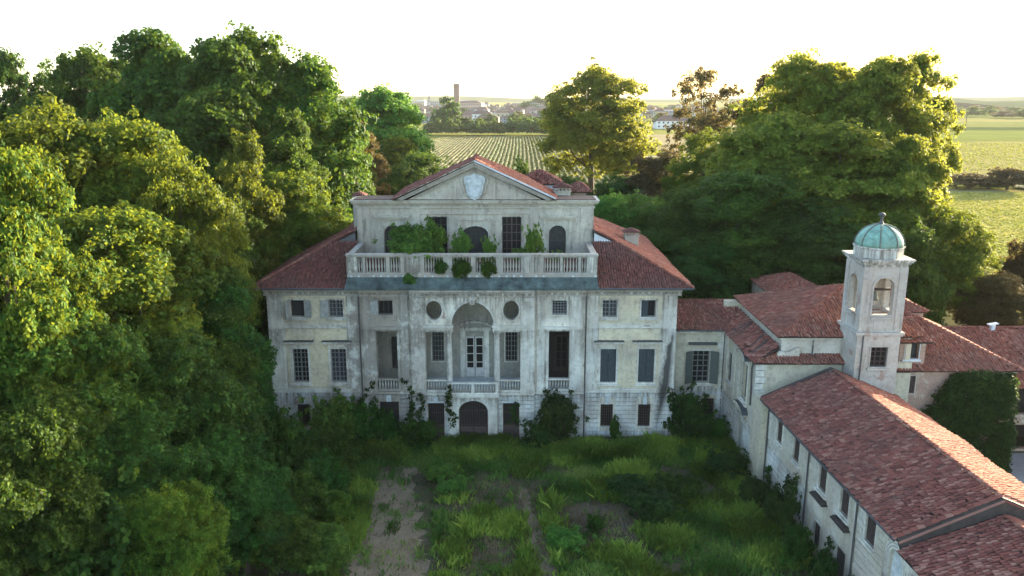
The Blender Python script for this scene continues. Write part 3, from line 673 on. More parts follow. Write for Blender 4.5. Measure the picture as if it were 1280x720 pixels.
m = MB(); fbox(m, FL, -1.3, -.83, -.1, .02, 4.56, 9.0); fbox(m, FL, .83, 1.3, -.1, .02, 4.56, 9.0); fbox(m, FL, -1.45, 1.45, -.18, .02, 9.0, 9.3)
oa = [(1.6 * math.cos(math.pi * i / 16), 9.3 + .62 * math.sin(math.pi * i / 16)) for i in range(17)]; ia = [(1.3 * math.cos(math.pi * i / 16), 9.32 + .40 * math.sin(math.pi * i / 16)) for i in range(17)]
slab(m, FL, oa + ia[::-1], [], -.22, .02); m.build('door_surround', M['stone'], dr)
# portal with balcony
FP = F((0, -1.2, 0), (1, 0, 0), (0, -1, 0)); po = arch(-1.27, 1.27, -.3, 2.85, 1.0)
slab(MB(), FP, rect(-2.1, 2.1, -.31, 4.3), [[(p[0], p[1] + (.001 if p[1] < 0 else 0)) for p in po]], 0, .6).build('portal', M['stone'], villa)
ring(MB(), FP, arch(-1.27, 1.27, 0.0, 2.85, 1.0), .2, -.05, .02).build('arch_moulding', M['stone'], villa)
m = MB(); fbox(m, FP, -2.25, 2.25, -.22, .6, 4.3, 4.5); fbox(m, FP, -2.18, 2.18, -.12, .6, 4.12, 4.3); bal = m.build('balcony', M['stone'], villa)
m = MB(); fbox(m, FP, -2.2, 2.2, -.14, .14, 5.4, 5.54); fbox(m, FP, -2.2, 2.2, -.12, .12, 4.5, 4.62); m.build('rail', M['stone'], bal)
for x in (-2.06, -.0, 2.06): fbox(MB(), FP, x - .13, x + .13, -.13, .13, 4.62, 5.4).build('pier', M['stone'], bal)
balusters(-1.9, -.15, 7, -1.2, 4.62, .78, bal); balusters(.15, 1.9, 7, -1.2, 4.62, .78, bal)
gt = ring(MB(), F((0, -.75, 0), (1, 0, 0), (0, -1, 0)), arch(-1.17, 1.17, .05, 2.8, .93), .08, -.03, .03).build('iron_gate', M['iron'], villa, label='rusty arched double iron gate in the portal')
for s in (-1, 1):
    m = MB(); a, b = sorted((s * .03, s * 1.16))
    for i in range(8):
        xx = a + (b - a) * (i + .5) / 8; top = 2.8 + .9 * math.sqrt(max(0, 1 - (xx / 1.2) ** 2)); m.tube([(xx, -.75, .05), (xx, -.75, top)], [.02, .02], 5)
    for zz in (.1, 1.25, 1.45, 2.75): m.box(a, b, -.78, -.73, zz, zz + .06)
    m.box(a + .03, b - .03, -.765, -.745, .12, 1.25); m.build('gate_leaf', M['iron'], gt)
slab(MB(), F((0, .6, 0), (1, 0, 0), (0, -1, 0)), rect(-5, 5, -.3, 4.3), [], 0, .1).build('inner_wall', M['dark'], villa)
# main cornice with dentils
def cornice(a, b, y):
    m = MB(); m.box(a, b, y - .16, y + .3, 12.92, 13.08); m.box(a, b, y - .34, y + .3, 13.3, 13.45); m.box(a, b, y - .52, y + .3, 13.45, 13.6); m.box(a, b, y - .1, y + .3, 13.08, 13.3); m.build('cornice', M['oldstone'], villa)
    m = MB(); n = int((b - a) / .5)
    for i in range(n): x = a + .15 + i * (b - a) / n; m.box(x, x + .24, y - .30, y - .09, 13.1, 13.297)
    m.build('dentils', M['stone'], villa, kind='stuff')
cornice(-17.75, -9.65, 0); cornice(9.65, 17.75, 0); cornice(-9.6, -5.35, -.3); cornice(5.35, 9.6, -.3); cornice(-5.3, 5.3, -.6)
# side and back walls, with windows
FR_ = F((17.45, 0, 0), (0, 1, 0), (1, 0, 0)); FLf = F((-17.45, 0, 0), (0, -1, 0), (-1, 0, 0)); FB = F((0, 24, 0), (-1, 0, 0), (0, 1, 0))
for fr, u0, u1, cs in ((FR_, .5, 24, (13, 17, 21)), (FLf, -24, -.5, (-4, -8, -12, -16, -20)), (FB, -17.4, 17.4, (-14, -10, -6, -2, 2, 6, 10, 14))):
    slab(MB(), fr, rect(u0, u1, -.4, 13.62), [rect(c_ - .65, c_ + .65, z0, z1) for c_ in cs for z0, z1 in ((5.1, 8.1), (11, 12.4))], 0, .45).build('wall', M['plaster'], villa)
    for c_ in cs: window(fr, c_ - .65, c_ + .65, 5.1, 8.1, villa, 'closed'); window(fr, c_ - .65, c_ + .65, 11, 12.4, villa, 'grid', 2, 3)
# quoins on the left corner
for i in range(24):
    z = .2 + i * .54; w_ = .14 if i % 2 else .2
    m = MB(); m.box(-17.45 - .08, -17.2, -.1, w_ * 3, z, z + .48); m.build('quoin', M['rustic'], villa)
# terrace ---------------------------------------------------------------------------------------------------
ter = MB().box(-10.4, 10.4, -.4, 6.0, 13.6, 14.95).build('terrace', M['oldstone'], villa)
m = MB(); P = [(-10.62, -1.1, 13.78), (10.62, -1.1, 13.78), (10.5, -.46, 14.62), (-10.5, -.46, 14.62)]; 
m.add(P + [(p[0], p[1] + .02, p[2] - .12) for p in P], [(0, 1, 2, 3), (7, 6, 5, 4), (0, 4, 5, 1), (1, 5, 6, 2), (2, 6, 7, 3), (3, 7, 4, 0)])
m.box(-10.64, 10.64, -1.14, -1.09, 13.62, 13.80); m.build('copper_flashing', M['copper'], ter)
m = MB(); m.box(-10.5, 10.5, -1.05, -.4, 13.605, 13.7); m.build('eaves_slab', M['oldstone'], ter); MB().box(-10.0, 10.0, .03, 5.95, 14.955, 14.975).build('terrace_floor', simple('terracotta_paving', (.16, .065, .045), .9, var=.5, scale=2), ter); m = MB(); m.box(-9.9, 9.9, .5, .7, 14.98, 15.75); m.build('parapet_lining', simple('old_red_brick_lining', (.15, .07, .05), .95, var=.5, scale=3), ter)
m = MB(); m.box(-10.5, 10.5, -.5, .02, 14.6, 14.8); m.box(-10.45, 10.45, -.44, -.04, 14.8, 14.99); m.build('plinth', M['oldstone'], ter)
m = MB(); m.box(-10.5, 10.5, -.5, .02, 16.32, 16.42); m.box(-10.56, 10.56, -.56, .08, 16.42, 16.56); m.build('rail', M['oldstone'], ter)
for x0, x1 in ((-10.5, -9.6), (-9.15, -8.95), (-7.2, -6.9), (-6.0, -5.7), (-5.7, -4.3), (-4.3, -4.0), (-2.4, -1.65), (-.1, .3), (2.0, 2.62), (4.08, 4.4), (4.4, 5.7), (5.7, 6.0), (7.36, 7.6), (8.9, 9.15), (9.6, 10.5)):
    wide = x1 - x0 > .8; MB().box(x0, x1, -.46 - (.03 if wide else 0), -.0, 14.99, 16.32).build('pier', M['stone'] if wide else M['oldstone'], ter)
for a, b, n in ((-9.6, -9.15, 2), (-8.95, -7.2, 7), (-6.9, -6.0, 4), (-4.0, -2.4, 7), (-1.65, -.1, 6), (.3, 2.0, 7), (2.62, 4.08, 6), (6.0, 7.36, 6), (7.6, 8.9, 5), (9.15, 9.6, 2)):
    balusters(a, b, n, -.23, 14.99, 1.33, ter)
for s in (-1, 1):
    a, b = sorted((s * 10.05, s * 10.45)); m = MB(); m.box(a, b, .09, 6.0, 14.96, 16.3); m.box(a - .06, b + .06, .09, 6.0, 16.3, 16.5); m.build('parapet', M['oldstone'], ter)
for i in range(34):
    x = -10.2 + i * .62
    if random.random() < .75: MB().box(x, x + .16, -.56, -.505, 14.62, 14.76).build('drip_stone', M['whitewash'], ter)
# attic storey ----------------------------------------------------------------------------------------------
FA = F((0, 6, 0), (1, 0, 0), (0, -1, 0))
ah = [arch(-8.27, -6.73, 14.96, 17.2, .77), arch(6.73, 8.27, 14.96, 17.2, .77), rect(-4.3, -2.55, 15.0, 18.75), rect(2.45, 4.2, 15.0, 18.75), arch(-1.2, 1.2, 14.96, 17.15, .75)]
slab(MB(), FA, rect(-10.75, 10.75, 14.9, 19.9), ah, 0, .4).build('attic_wall', M['attic'], villa)
for s in (-1, 1):
    a, b = sorted((s * 10.35, s * 10.75)); MB().box(a, b, 6.4, 8.6, 13.5, 19.9).build('attic_wall', M['whitewash'], villa)
    a, b = sorted((s * 5.0, s * 5.75)); m = MB(); fbox(m, FA, a, b, -.1, .02, 15.0, 19.7); m.build('pilaster', M['attic'], villa)
    a, b = sorted((s * 9.55, s * 10.6)); m = MB(); fbox(m, FA, a, b, -.1, .02, 15.0, 19.7); m.build('pilaster', M['attic'], villa)
    x = s * 7.5; m = MB(); fbox(m, FA, x - 1.5, x + 1.5, -.2, .02, 18.55, 18.72); fbox(m, FA, x - 1.62, x + 1.62, -.3, .02, 18.72, 18.85)
    for e in (-1.3, 1.05): fbox(m, FA, x + e, x + e + .25, -.14, .02, 17.4, 18.55)
    m.build('door_surround', M['attic'], villa)
    ring(MB(), FA, arch(x - .77, x + .77, 15.0, 17.2, .77), .14, -.05, .02).build('arch_moulding', M['attic'], villa)
    fbox(MB(), FA, s * 2.15 - .22, s * 2.15 + .22, -.08, .02, 15.0, 18.9).build('pilaster', M['attic'], villa)
    fbox(MB(), FA, s * 4.62 - .2, s * 4.62 + .2, -.07, .02, 15.0, 18.9).build('pilaster', M['attic'], villa)
MB().box(-10.3, 10.3, 8.2, 8.6, 13.5, 19.9).build('attic_wall', M['attic'], villa); MB().box(-7.2, 7.2, 8.7, 14.4, 16.5, 20.3).build('attic_wall', M['attic'], villa)
m = MB(); fbox(m, FA, -5.75, 5.75, -.11, .02, 19.0, 19.2); fbox(m, FA, -1.6, 1.6, -.16, .02, 18.45, 18.6)
for e in (-1.55, 1.35): fbox(m, FA, e, e + .2, -.12, .02, 17.3, 18.45)
m.build('moulding', M['attic'], villa)
window(FA, -8.27, -6.73, 15.02, 17.97, villa, 'grid', 2, 4, frame=.05, sill=False, head='arch', bar='glazing_bar', rise=.77)
window(FA, 6.73, 8.27, 15.02, 17.97, villa, 'grid', 1, 2, frame=.05, sill=False, head='arch', bar='glazing_bar', rise=.77)
window(FA, -1.2, 1.2, 15.02, 17.9, villa, 'grid', 6, 7, frame=.05, sill=False, head='arch', bar='glazing_bar', rise=.75)
window(FA, -4.3, -2.55, 15.02, 18.75, villa, 'grid', 3, 5, frame=.08, sill=False, bar='glazing_bar'); window(FA, 2.45, 4.2, 15.02, 18.75, villa, 'grid', 4, 5, frame=.08, sill=False, bar='iron')
m = MB()
for (y0, z0, z1, e) in ((-.12, 19.55, 19.7, .1), (-.22, 19.9, 20.02, .2), (-.4, 20.02, 20.2, .38), (-.5, 20.2, 20.3, .48)):
    m.box(-10.75 - e, 10.75 + e, 6 + y0, 8.6 + e, z0, z1)
m.build('cornice', M['attic'], villa)
MB().box(-10.9, 10.9, 5.7, 8.7, 20.3, 20.36).build('flat_roof', M['under'], villa)
# pediment
ped = slab(MB(), F((0, 5.75, 0), (1, 0, 0), (0, -1, 0)), [(-6.1, 20.3), (6.1, 20.3), (0, 23.35)], [], 0, .3).build('pediment', M['attic'], villa)
m = MB()
for s in (-1, 1):
    m.beam((s * 6.7, 5.62, 20.36), (0, 5.62, 23.42), .75, .22, up=(0, 0, 1)); m.beam((s * 6.9, 5.52, 20.47), (0, 5.52, 23.66), .95, .16, up=(0, 0, 1))
    m.beam((s * 5.2, 5.70, 20.62), (0, 5.70, 23.0), .22, .12, up=(0, 0, 1))
m.build('raking_cornice', M['oldstone'], ped)
MB().beam((7.25, 5.02, 20.52), (0, 5.02, 23.86), .06, .14).build('verge', M['whitewash'], ped); MB().beam((-7.25, 5.02, 20.52), (0, 5.02, 23.86), .06, .1).build('verge', M['stone'], ped)
for x in (-3.6, -1.75, 1.75, 3.6): zt = 23.1 - abs(x) * .5; MB().box(x - .12, x + .12, 5.66, 5.78, 20.35, zt).build('rib', M['attic'], ped)
sh = [(0, -1.2), (.34, -1.05), (.62, -.7), (.76, -.25), (.80, .2), (.92, .45), (.95, .8), (.7, 1.02), (.35, 1.0), (0, 1.18), (-.35, 1.0), (-.7, 1.02), (-.95, .8), (-.92, .45), (-.80, .2), (-.76, -.25), (-.62, -.7), (-.34, -1.05)]
m = MB(); slab(m, F((0, 5.6, 0), (1, 0, 0), (0, -1, 0)), [(a, b + 21.5) for a, b in sh], [], 0, .16)
slab(m, F((0, 5.48, 0), (1, 0, 0), (0, -1, 0)), [(a * .72, b * .8 + 21.5) for a, b in sh], [], 0, .14); m.build('blank_crest', M['emblem'], ped)
for s in (-1, 1): MB().tube([(s * 1.05, 5.66, 22.4), (s * 1.22, 5.66, 22.0), (s * 1.02, 5.66, 21.5), (s * .98, 5.66, 21.0), (s * .6, 5.66, 20.55)], [.07, .11, .08, .08, .05], 7).build('scroll', M['attic'], ped)
# roofs of the villa
r1 = roof('attic_roof', [(-7.3, 14.8, 20.42), (-7.3, 5.0, 20.42), (0, 5.0, 23.86), (0, 10.8, 23.86)], M['tile'], villa, seed=1)
roof('attic_roof', [(7.3, 5.0, 20.42), (7.3, 14.8, 20.42), (0, 10.8, 23.86), (0, 5.0, 23.86)], M['tile_light'], villa, seed=2, sag=.02)
roof('attic_roof', [(7.3, 14.8, 20.42), (-7.3, 14.8, 20.42), (0, 10.8, 23.86)], M['tile'], villa, seed=3)
ridge((0, 5.0, 23.9), (0, 10.8, 23.9), M['tile'], r1)
zt = 16.6
for s in (-1, 1):
    t_ = M['tile_dark']; P = [(s * 18.5, -.75, 13.68), (s * 10.6, -.75, 13.68), (s * 10.6, 4.95, zt), (s * 12.75, 4.95, zt)]
    fr_ = roof('main_roof', P, t_, villa, seed=10 + s, sag=.02)
    P = [(s * 18.5, 24.6, 13.68), (s * 18.5, -.75, 13.68), (s * 12.75, 4.95, zt), (s * 10.75, 4.95, 17.56), (s * 10.75, 8.6, 17.56), (s * 7.25, 8.6, 19.3), (s * 7.25, 13.35, 19.3)]
    sl = roof('main_roof', P, M['tile_light'] if s > 0 else M['tile'], villa, seed=20 + s, sag=.03)
    ridge((s * 18.5, -.75, 13.75), (s * 12.75, 4.95, zt + .05), M['tile_light'], fr_); ridge((s * 12.7, 4.95, zt + .05), (s * 10.8, 4.95, 17.66), M['tile_light'], sl)
    FG = F((0, 5.0, 0), (1, 0, 0), (0, -1, 0)); g_ = [(s * 12.65, 16.5), (s * 10.75, 16.5), (s * 10.75, 17.45)]
    slab(MB(), FG, g_, [], 0, .2).build('gable', M['whitewash'] if s > 0 else M['slate'], villa)
    m = MB(); m.tube([(s * 18.62, -.88, 13.66), (s * 10.75, -.88, 13.66)], [.08, .08], 8); m.build('gutter', M['lead'], villa)
roof('main_roof', [(18.5, 24.6, 13.68), (-18.5, 24.6, 13.68), (-7.25, 13.35, 19.3), (7.25, 13.35, 19.3)], M['tile'], villa, seed=30)
m = MB(); m.box(-18.3, 18.3, 23.9, 24.5, 13.5, 13.6); m.box(-18.3, -17.4, -.5, 24.5, 13.5, 13.6); m.box(17.4, 18.3, -.5, 24.5, 13.5, 13.6); m.build('eaves_slab', M['stone'], villa)
# chimneys and roof turrets
def hipcap(x0, x1, y0, y1, z, h, mat, parent, name='roof', over=.25, w=.2, seed=0, nm=None):
    x0 -= over; x1 += over; y0 -= over; y1 += over; cx = (x0 + x1) / 2; cy = (y0 + y1) / 2; ap = (cx, cy, z + h)
    cs = [(x0, y0, z), (x1, y0, z), (x1, y1, z), (x0, y1, z)]; rr = None
    for i in range(4): q = roof(name, [cs[i], cs[(i + 1) % 4], ap], mat, parent, seed=seed + i, wcol=w, lrow=.3); rr = rr or q
    for c_ in cs: ridge(c_, ap, mat, rr, 1.0)
def chimney(x, y, z0, z1, w, d, cap, label=None):
    c_ = MB().box(x - w / 2, x + w / 2, y - d / 2, y + d / 2, z0, z1 - .42).build('chimney', M['attic'], villa, label=label)
    m = MB(); m.box(x - w / 2 - .08, x + w / 2 + .08, y - d / 2 - .08, y + d / 2 + .08, z1 - .42, z1 - .34); m.box(x - w / 2 - .08, x + w / 2 + .08, y - d / 2 - .08, y + d / 2 + .08, z1 - .07, z1)
    n = 5
    for i in range(n): xx = x - w / 2 + (w - .1) * i / (n - 1); m.box(xx, xx + .1, y - d / 2, y - d / 2 + .12, z1 - .34, z1 - .07); m.box(xx, xx + .1, y + d / 2 - .12, y + d / 2, z1 - .34, z1 - .07)
    m.build('vent', M['attic'], c_); m = MB(); a = w / 2 + .2; b = d / 2 + .2
    m.add([(x - a, y - b, z1), (x + a, y - b, z1), (x + a, y + b, z1), (x - a, y + b, z1), (x, y, z1 + cap)], [(0, 1, 4), (1, 2, 4), (2, 3, 4), (3, 0, 4), (3, 2, 1, 0)])
    for i in range(int(2 * a / .2)):
        xx = x - a + .1 + i * .2; hh = .8 * (1 - abs(xx - x) / a); m.tube([(xx, y - b, z1 + .02), (xx, y - b * (1 - hh), z1 + .02 + cap * hh)], [.07, .05], 5)
    m.build('cap', M['tile_dark'], c_)
chimney(8.1, 9.6, 18.0, 21.05, 1.5, 1.1, .5); chimney(-11.0, 9.2, 17.2, 20.35, 1.1, 1.0, .4); chimney(14.8, 10.0, 15.0, 16.75, 1.3, 1.0, .42)
tr_ = MB().box(4.2, 8.0, 12.4, 15.8, 17.5, 21.05).build('roof_turret', M['whitewash'], villa); hipcap(4.2, 8.0, 12.4, 15.8, 21.05, 1.15, M['tile'], villa, 'turret_roof', seed=41)
MB().box(9.3, 10.5, 11, 13, 17.3, 20.5).build('roof_turret', M['attic'], villa); hipcap(9.2, 10.6, 10.5, 13.4, 20.5, .75, M['tile'], villa, 'turret_roof', seed=51)

# ================================================================== LINK BUILDING between villa and chapel
lk = thing('link_building', 'low cream building with tiled roof joining the villa to the chapel', 'building', (14.15, 67.8, 0))
F0 = F((0, 0, 0), (1, 0, 0), (0, -1, 0))
wx = 2.72
slab(MB(), F0, rect(-.05, 4.85, -.4, 9.35), [rect(wx - .75, wx + .75, 4.4, 7.4), rect(3.0, 4.1, .5, 2.9)], 0, .4).build('wall', M['chapel'], lk)
MB().box(-.05, 4.85, 7.9, 8.2, -.3, 9.35).build('wall', M['chapel'], lk)
courses(F0, 0, 4.8, .1, 3.6, 9, [(2.9, 4.2, .3, 3.1)], M['rustic'], lk)
m = MB(); fbox(m, F0, 0, 4.85, -.1, .02, 3.62, 3.8); m.build('string_course', M['stone'], lk)
fbox(MB(), F0, wx - 1.3, wx + 1.3, -.05, .02, 3.82, 4.2).build('apron', M['stone'], lk)
window(F0, wx - .75, wx + .75, 4.4, 7.4, lk, 'grid', 3, 6, frame=.14, shutters=[(-1, 25), (1, 32)], smat='shutter_green', label='tall window with both grey-green shutters ajar')
fbox(MB(), F0, wx - 1.25, wx + 1.25, -.3, .02, 8.0, 8.2).build('hood', M['lead'], lk)
window(F0, 3.0, 4.1, .5, 2.9, lk, 'bars', 5, 7, frame=0, sill=False, bar='iron', depth=.2)
for i in range(17):
    w_ = .55 if i % 2 else .75; fbox(MB(), F0, 4.85 - w_, 4.85, -.07, .02, .1 + i * .54, .58 + i * .54).build('quoin', M['stone'], lk)
for sx_ in (.12, 4.9): MB().tube([(sx_, -.18, 9.3), (sx_, -.18, .1)], [.06, .06], 6).build('downpipe', M['pipe'], lk)
m = MB(); fbox(m, F0, 0, 4.9, -.25, .02, 9.1, 9.35); m.build('cornice', M['stone'], lk)
q = roof('roof', [(-.05, -.45, 9.45), (5.2, -.45, 9.45), (7.0, 4.2, 10.85), (-.05, 4.2, 10.85)], M['tile'], lk, seed=60, sag=.03)
roof('roof', [(7.0, 8.6, 9.45), (-.05, 8.6, 9.45), (-.05, 4.2, 10.85), (7.0, 4.2, 10.85)], M['tile'], lk, seed=61)
ridge((0, 4.2, 10.88), (7.0, 4.2, 10.88), M['tile'], q); MB().tube([(0, -.55, 9.4), (5.0, -.55, 9.4)], [.07, .07], 6).build('gutter', M['lead'], lk)

# ================================================================== CHAPEL
cp = thing('chapel', 'cream church building with collapsed tiles on its lower roof beside the bell tower', 'chapel', (19.0, 58.9, 0))
FWc = F((0, 0, 0), (0, 1, 0), (-1, 0, 0)); FSc = F((0, 0, 0), (1, 0, 0), (0, -1, 0))
slab(MB(), FWc, rect(.0, 15, -.4, 9.3), [rect(2.1, 3.5, 5.2, 8.3), rect(2.2, 3.4, .2, 3.3), rect(6.6, 7.7, 5.2, 7.8)], 0, .45).build('wall', M['chapel'], cp)
slab(MB(), FSc, rect(.0, 12, -.4, 9.3), [], 0, .4).build('wall', M['chapel'], cp)
MB().box(.45, 12, 12, 12.4, -.4, 11.2).build('wall', M['chapel'], cp); MB().box(11.6, 12, .4, 12, -.4, 11.2).build('wall', M['chapel'], cp)
window(FWc, 2.1, 3.5, 5.2, 8.3, cp, 'grid', 2, 5, frame=.18, bar='glazing_bar'); window(FWc, 6.6, 7.7, 5.2, 7.8, cp, 'closed', frame=.14, smat='shutter_green')
window(FWc, 2.2, 3.4, .2, 3.3, cp, 'closed', frame=.2, sill=False, smat='shutter_pale', label='pale ground floor door of the chapel')
for zc, hw in ((8.85, 1.25), (4.35, 1.45)):
    oa = [(2.8 + hw * math.cos(math.pi * i / 12), zc + .55 * math.sin(math.pi * i / 12)) for i in range(13)]; ia = [(2.8 + (hw - .15) * math.cos(math.pi * i / 12), zc + .36 * math.sin(math.pi * i / 12)) for i in range(13)]
    slab(MB(), FWc, oa + ia[::-1], [], -.5, .02).build('curved_hood', M['stone'], cp); oa2 = [(a, b + .04) for a, b in oa]
    slab(MB(), FWc, oa2 + [(a, b + .01) for a, b in oa[::-1]], [], -.53, 0).build('hood_flashing', M['lead'], cp)
courses(FWc, 0, 9.0, .1, 3.6, 9, [(1.9, 3.7, -.1, 3.7)], M['rustic'], cp)
m = MB(); fbox(m, FWc, -.06, 9, -.12, .02, 3.62, 3.85); m.build('string_course', M['stone'], cp)
for u0, u1 in ((.0, 1.0), (4.3, 5.0), (5.6, 6.2), (8.2, 8.95)): m = MB(); fbox(m, FWc, u0, u1, -.1, .02, 3.86, 9.0); m.build('pilaster', M['wing_plaster'], cp)
for i in range(17):
    w_ = .7 if i % 2 else .95; z = .1 + i * .54
    m = MB(); m.box(-.08, w_ * .8, -.08, w_, z, z + .48); m.build('quoin', M['stone'], cp)
MB().tube([(-.2, .25, 9.3), (-.26, .4, 8.7), (-.16, .5, 5.6)], [.07, .07, .07], 6).build('downpipe', M['pipe'], cp)
MB().tube([(-.2, 8.85, 9.3), (-.2, 8.85, .1)], [.06, .06], 6).build('downpipe', M['pipe'], cp)
q = roof('lower_roof', [(-.4, 15, 9.4), (-.4, -.35, 9.4), (1.75, .55, 10.35), (1.75, 15, 10.35)], M['tile'], cp, seed=70, sag=.10, missing=.10)
roof('lower_roof', [(-.4, -.4, 9.38), (7.0, -.4, 9.38), (7.0, .75, 9.8), (.9, .75, 9.8)], M['tile_light'], cp, seed=71, sag=.03)
for i in range(5):      # bare battens where the tiles slid off
    y0 = 1.2 + i * 1.25; MB().beam((-.1 + .15 * i, y0, 9.68 + .03 * i), (1.6, y0 + 1.4, 10.42), .16, .1).build('roof_timber', M['wood_dark'], cp)
m = MB(); m.box(2.0, 12, .7, .95, 9.3, 11.25); m.box(2.0, 2.25, .95, 12.5, 9.3, 11.25); m.build('clerestory_wall', M['wing_plaster'], cp)
m = MB(); m.box(1.85, 12, .55, .7, 11.0, 11.22); m.box(1.85, 2.0, .7, 12.5, 11.0, 11.22); m.build('cornice', M['stone'], cp)
vp = [(u_ * .62 + 1.1, 9.6 + (z_ - 9.7) * .6) for u_, z_ in [(1.0, 9.7), (3.6, 9.7), (3.6, 11.0), (3.2, 10.95), (2.8, 10.7), (2.4, 10.45), (1.9, 10.38), (1.5, 10.55), (1.1, 10.5), (.9, 10.2), (.85, 9.9)]]
slab(MB(), F((0, .35, 0), (1, 0, 0), (0, -1, 0)), vp, [], 0, .3).build('scroll', M['wing_plaster'], cp)
MB().tube([(4.4, .5, 10.95), (4.3, .3, 10.6), (4.3, .3, 9.8)], [.06, .06, .06], 6).build('downpipe', M['pipe'], cp)
A = (8.9, 6.6, 13.9); cs = [(1.55, .3, 11.3), (12.6, .3, 11.3), (12.6, 12.8, 11.3), (1.55, 12.8, 11.3)]
q = roof('nave_roof', [cs[0], cs[1], A], M['tile_light'], cp, seed=72, sag=.03); roof('nave_roof', [cs[3], cs[0], A], M['tile_light'], cp, seed=73, sag=.05)
roof('nave_roof', [cs[1], cs[2], A], M['tile'], cp, seed=74); roof('nave_roof', [cs[2], cs[3], A], M['tile'], cp, seed=75)
for c_ in cs: ridge(c_, A, M['tile_light'], q, 1.2)

# ================================================================== BELL TOWER
bt = thing('bell_tower', 'square bell tower with arched belfry openings and a verdigris dome', 'tower', (27.2, 58.4, 0))
hw = 1.6
for k_, (o, u, n_) in enumerate((((0, -hw, 0), (1, 0, 0), (0, -1, 0)), ((hw, 0, 0), (0, 1, 0), (1, 0, 0)), ((0, hw, 0), (-1, 0, 0), (0, 1, 0)), ((-hw, 0, 0), (0, -1, 0), (-1, 0, 0)))):
    fr = F(o, u, n_); e = hw - (.0 if k_ % 2 == 0 else .35)
    hl = [rect(-.5, .75, 9.7, 11.25)] if k_ == 0 else []
    slab(MB(), fr, rect(-e, e, -.4, 12.1), hl, 0, .35).build('lower_shaft', M['tower'], bt)
    if k_ == 0: window(fr, -.5, .75, 9.7, 11.25, bt, 'grid', 3, 4, frame=.08, fm='tower', bar='shutter_brown', depth=.15)
    h2 = 1.55; f2 = F(Vector(o) * (h2 / hw), u, n_); e2 = h2 - (.0 if k_ % 2 == 0 else .4); A_ = arch(-.74, .74, 13.7, 15.75, .74)
    slab(MB(), f2, rect(-e2, e2, 12.4, 17.5), [A_], 0, .4).build('belfry_wall', M['tower'], bt)
    ring(MB(), f2, arch(-.74, .74, 13.72, 15.75, .74), .13, -.06, .02).build('arch_moulding', M['tower'], bt)
    for s in (-1, 1):
        a, b = sorted((s * 1.02, s * (h2 + .055))); m = MB(); fbox(m, f2, a, b - (0 if s < 0 else .001), -.06, .02, 12.42, 17.3); m.build('pilaster', M['tower'], bt)
    m = MB(); fbox(m, f2, -.75, .75, -.12, .02, 13.4, 13.55); fbox(m, f2, -.5, .5, -.05, .02, 12.65, 13.25); m.build('sill', M['tower'], bt)
    a = e - .45; m = MB(); fbox(m, fr, -a, a, -.04, .02, 8.2, 9.3) if k_ == 0 else None
    if m.v: m.build('panel', M['tower'], bt)
m = MB(); m.box(-1.72, 1.72, -1.72, 1.72, 12.1, 12.22); m.box(-1.8, 1.8, -1.8, 1.8, 12.22, 12.4); m.build('band', M['tower'], bt)
m = MB(); m.box(-1.58, 1.58, -1.58, 1.58, 17.3, 17.5); m.box(-1.72, 1.72, -1.72, 1.72, 17.5, 17.65); m.box(-1.82, 1.82, -1.82, 1.82, 17.65, 17.78); m.box(-1.92, 1.92, -1.92, 1.92, 17.78, 17.9); m.build('cornice', M['stone'], bt)
m = MB(); m.lathe([(1.72, 0), (1.72, .62), (1.8, .66), (1.8, .78), (1.66, .8)], (0, 0, 17.9), 8, math.pi / 8); m.build('drum', M['stone'], bt)
prof = [(1.68 * math.cos(t), 1.55 * math.sin(t)) for t in [i * math.pi / 2 / 9 for i in range(9)]] + [(.12, 1.56)]
dm = MB().lathe(prof, (0, 0, 18.68), 32).build('dome', M['dome'], bt, smooth=True)
for i in range(8):
    t = math.pi / 8 + i * math.pi / 4; MB().tube([(1.02 * r_ * math.cos(t), 1.02 * r_ * math.sin(t), 18.68 + z_ * 1.02) for r_, z_ in prof[:-1]] , [.05] * (len(prof) - 1), 6).build('dome_rib', M['dome_rib'], dm)
MB().lathe([(.38, 0), (.22, .1), (.12, .3), (.07, .5), (.12, .55), (.07, .62), (.2, .72), (.24, .84), (.2, .9), (.05, .98)], (0, 0, 20.1), 12).build('finial', M['lead'], bt, smooth=True)
be = MB().lathe([(.42, 0), (.4, .08), (.3, .25), (.26, .5), (.2, .62), (.05, .68)], (0, 0, 14.5), 14).build('bell', M['dome_rib'], bt, smooth=True)
m = MB(); m.box(-1.2, 1.2, -.08, .08, 15.2, 15.38); m.build('headstock', M['wood_dark'], be)
m = MB(); m.box(-1.45, 1.45, -1.2, 1.2, 13.3, 13.45); m.build('belfry_floor', M['brick'], bt)
MB().tube([(-1.2, -1.7, 12.2), (-1.2, -1.7, 8)], [.05, .05], 6).build('downpipe', M['pipe'], bt)

# ================================================================== LONG WING running towards the camera
lw = thing('long_wing', 'long two-storey wing with red tiled roof and brown shutters along the courtyard', 'building', (19.0, 56.7, 0), R(2.75))
FV = F((.45, 0, 0), (0, -1, 0), (-1, 0, 0)); L1 = 19.6; L2 = 38
ww = [(2.4, 1.1), (5.5, 1.1), (9.8, 1.15), (12.9, 1.15), (16.1, 1.2)]
vh = [rect(c_ - w_ / 2, c_ + w_ / 2, 4.75, 6.45) for c_, w_ in ww] + [rect(12.2, 13.6, -.3, 2.5), rect(9.2, 10.2, .6, 2.4), arch(18.3, 19.7, 4.0, 5.4, .7), rect(17.2, 18.4, -.3, 2.5)] + [arch(c_ - .7, c_ + .7, 4.0, 5.4, .7) for c_ in (23, 27, 31, 35)]
slab(MB(), FV, [(0, -.4), (L2, -.4), (L2, 6.45), (L1 + .3, 6.45), (L1 + .3, 7.0), (0, 7.0)], vh, 0, .4).build('wall', M['wing_plaster'], lw)
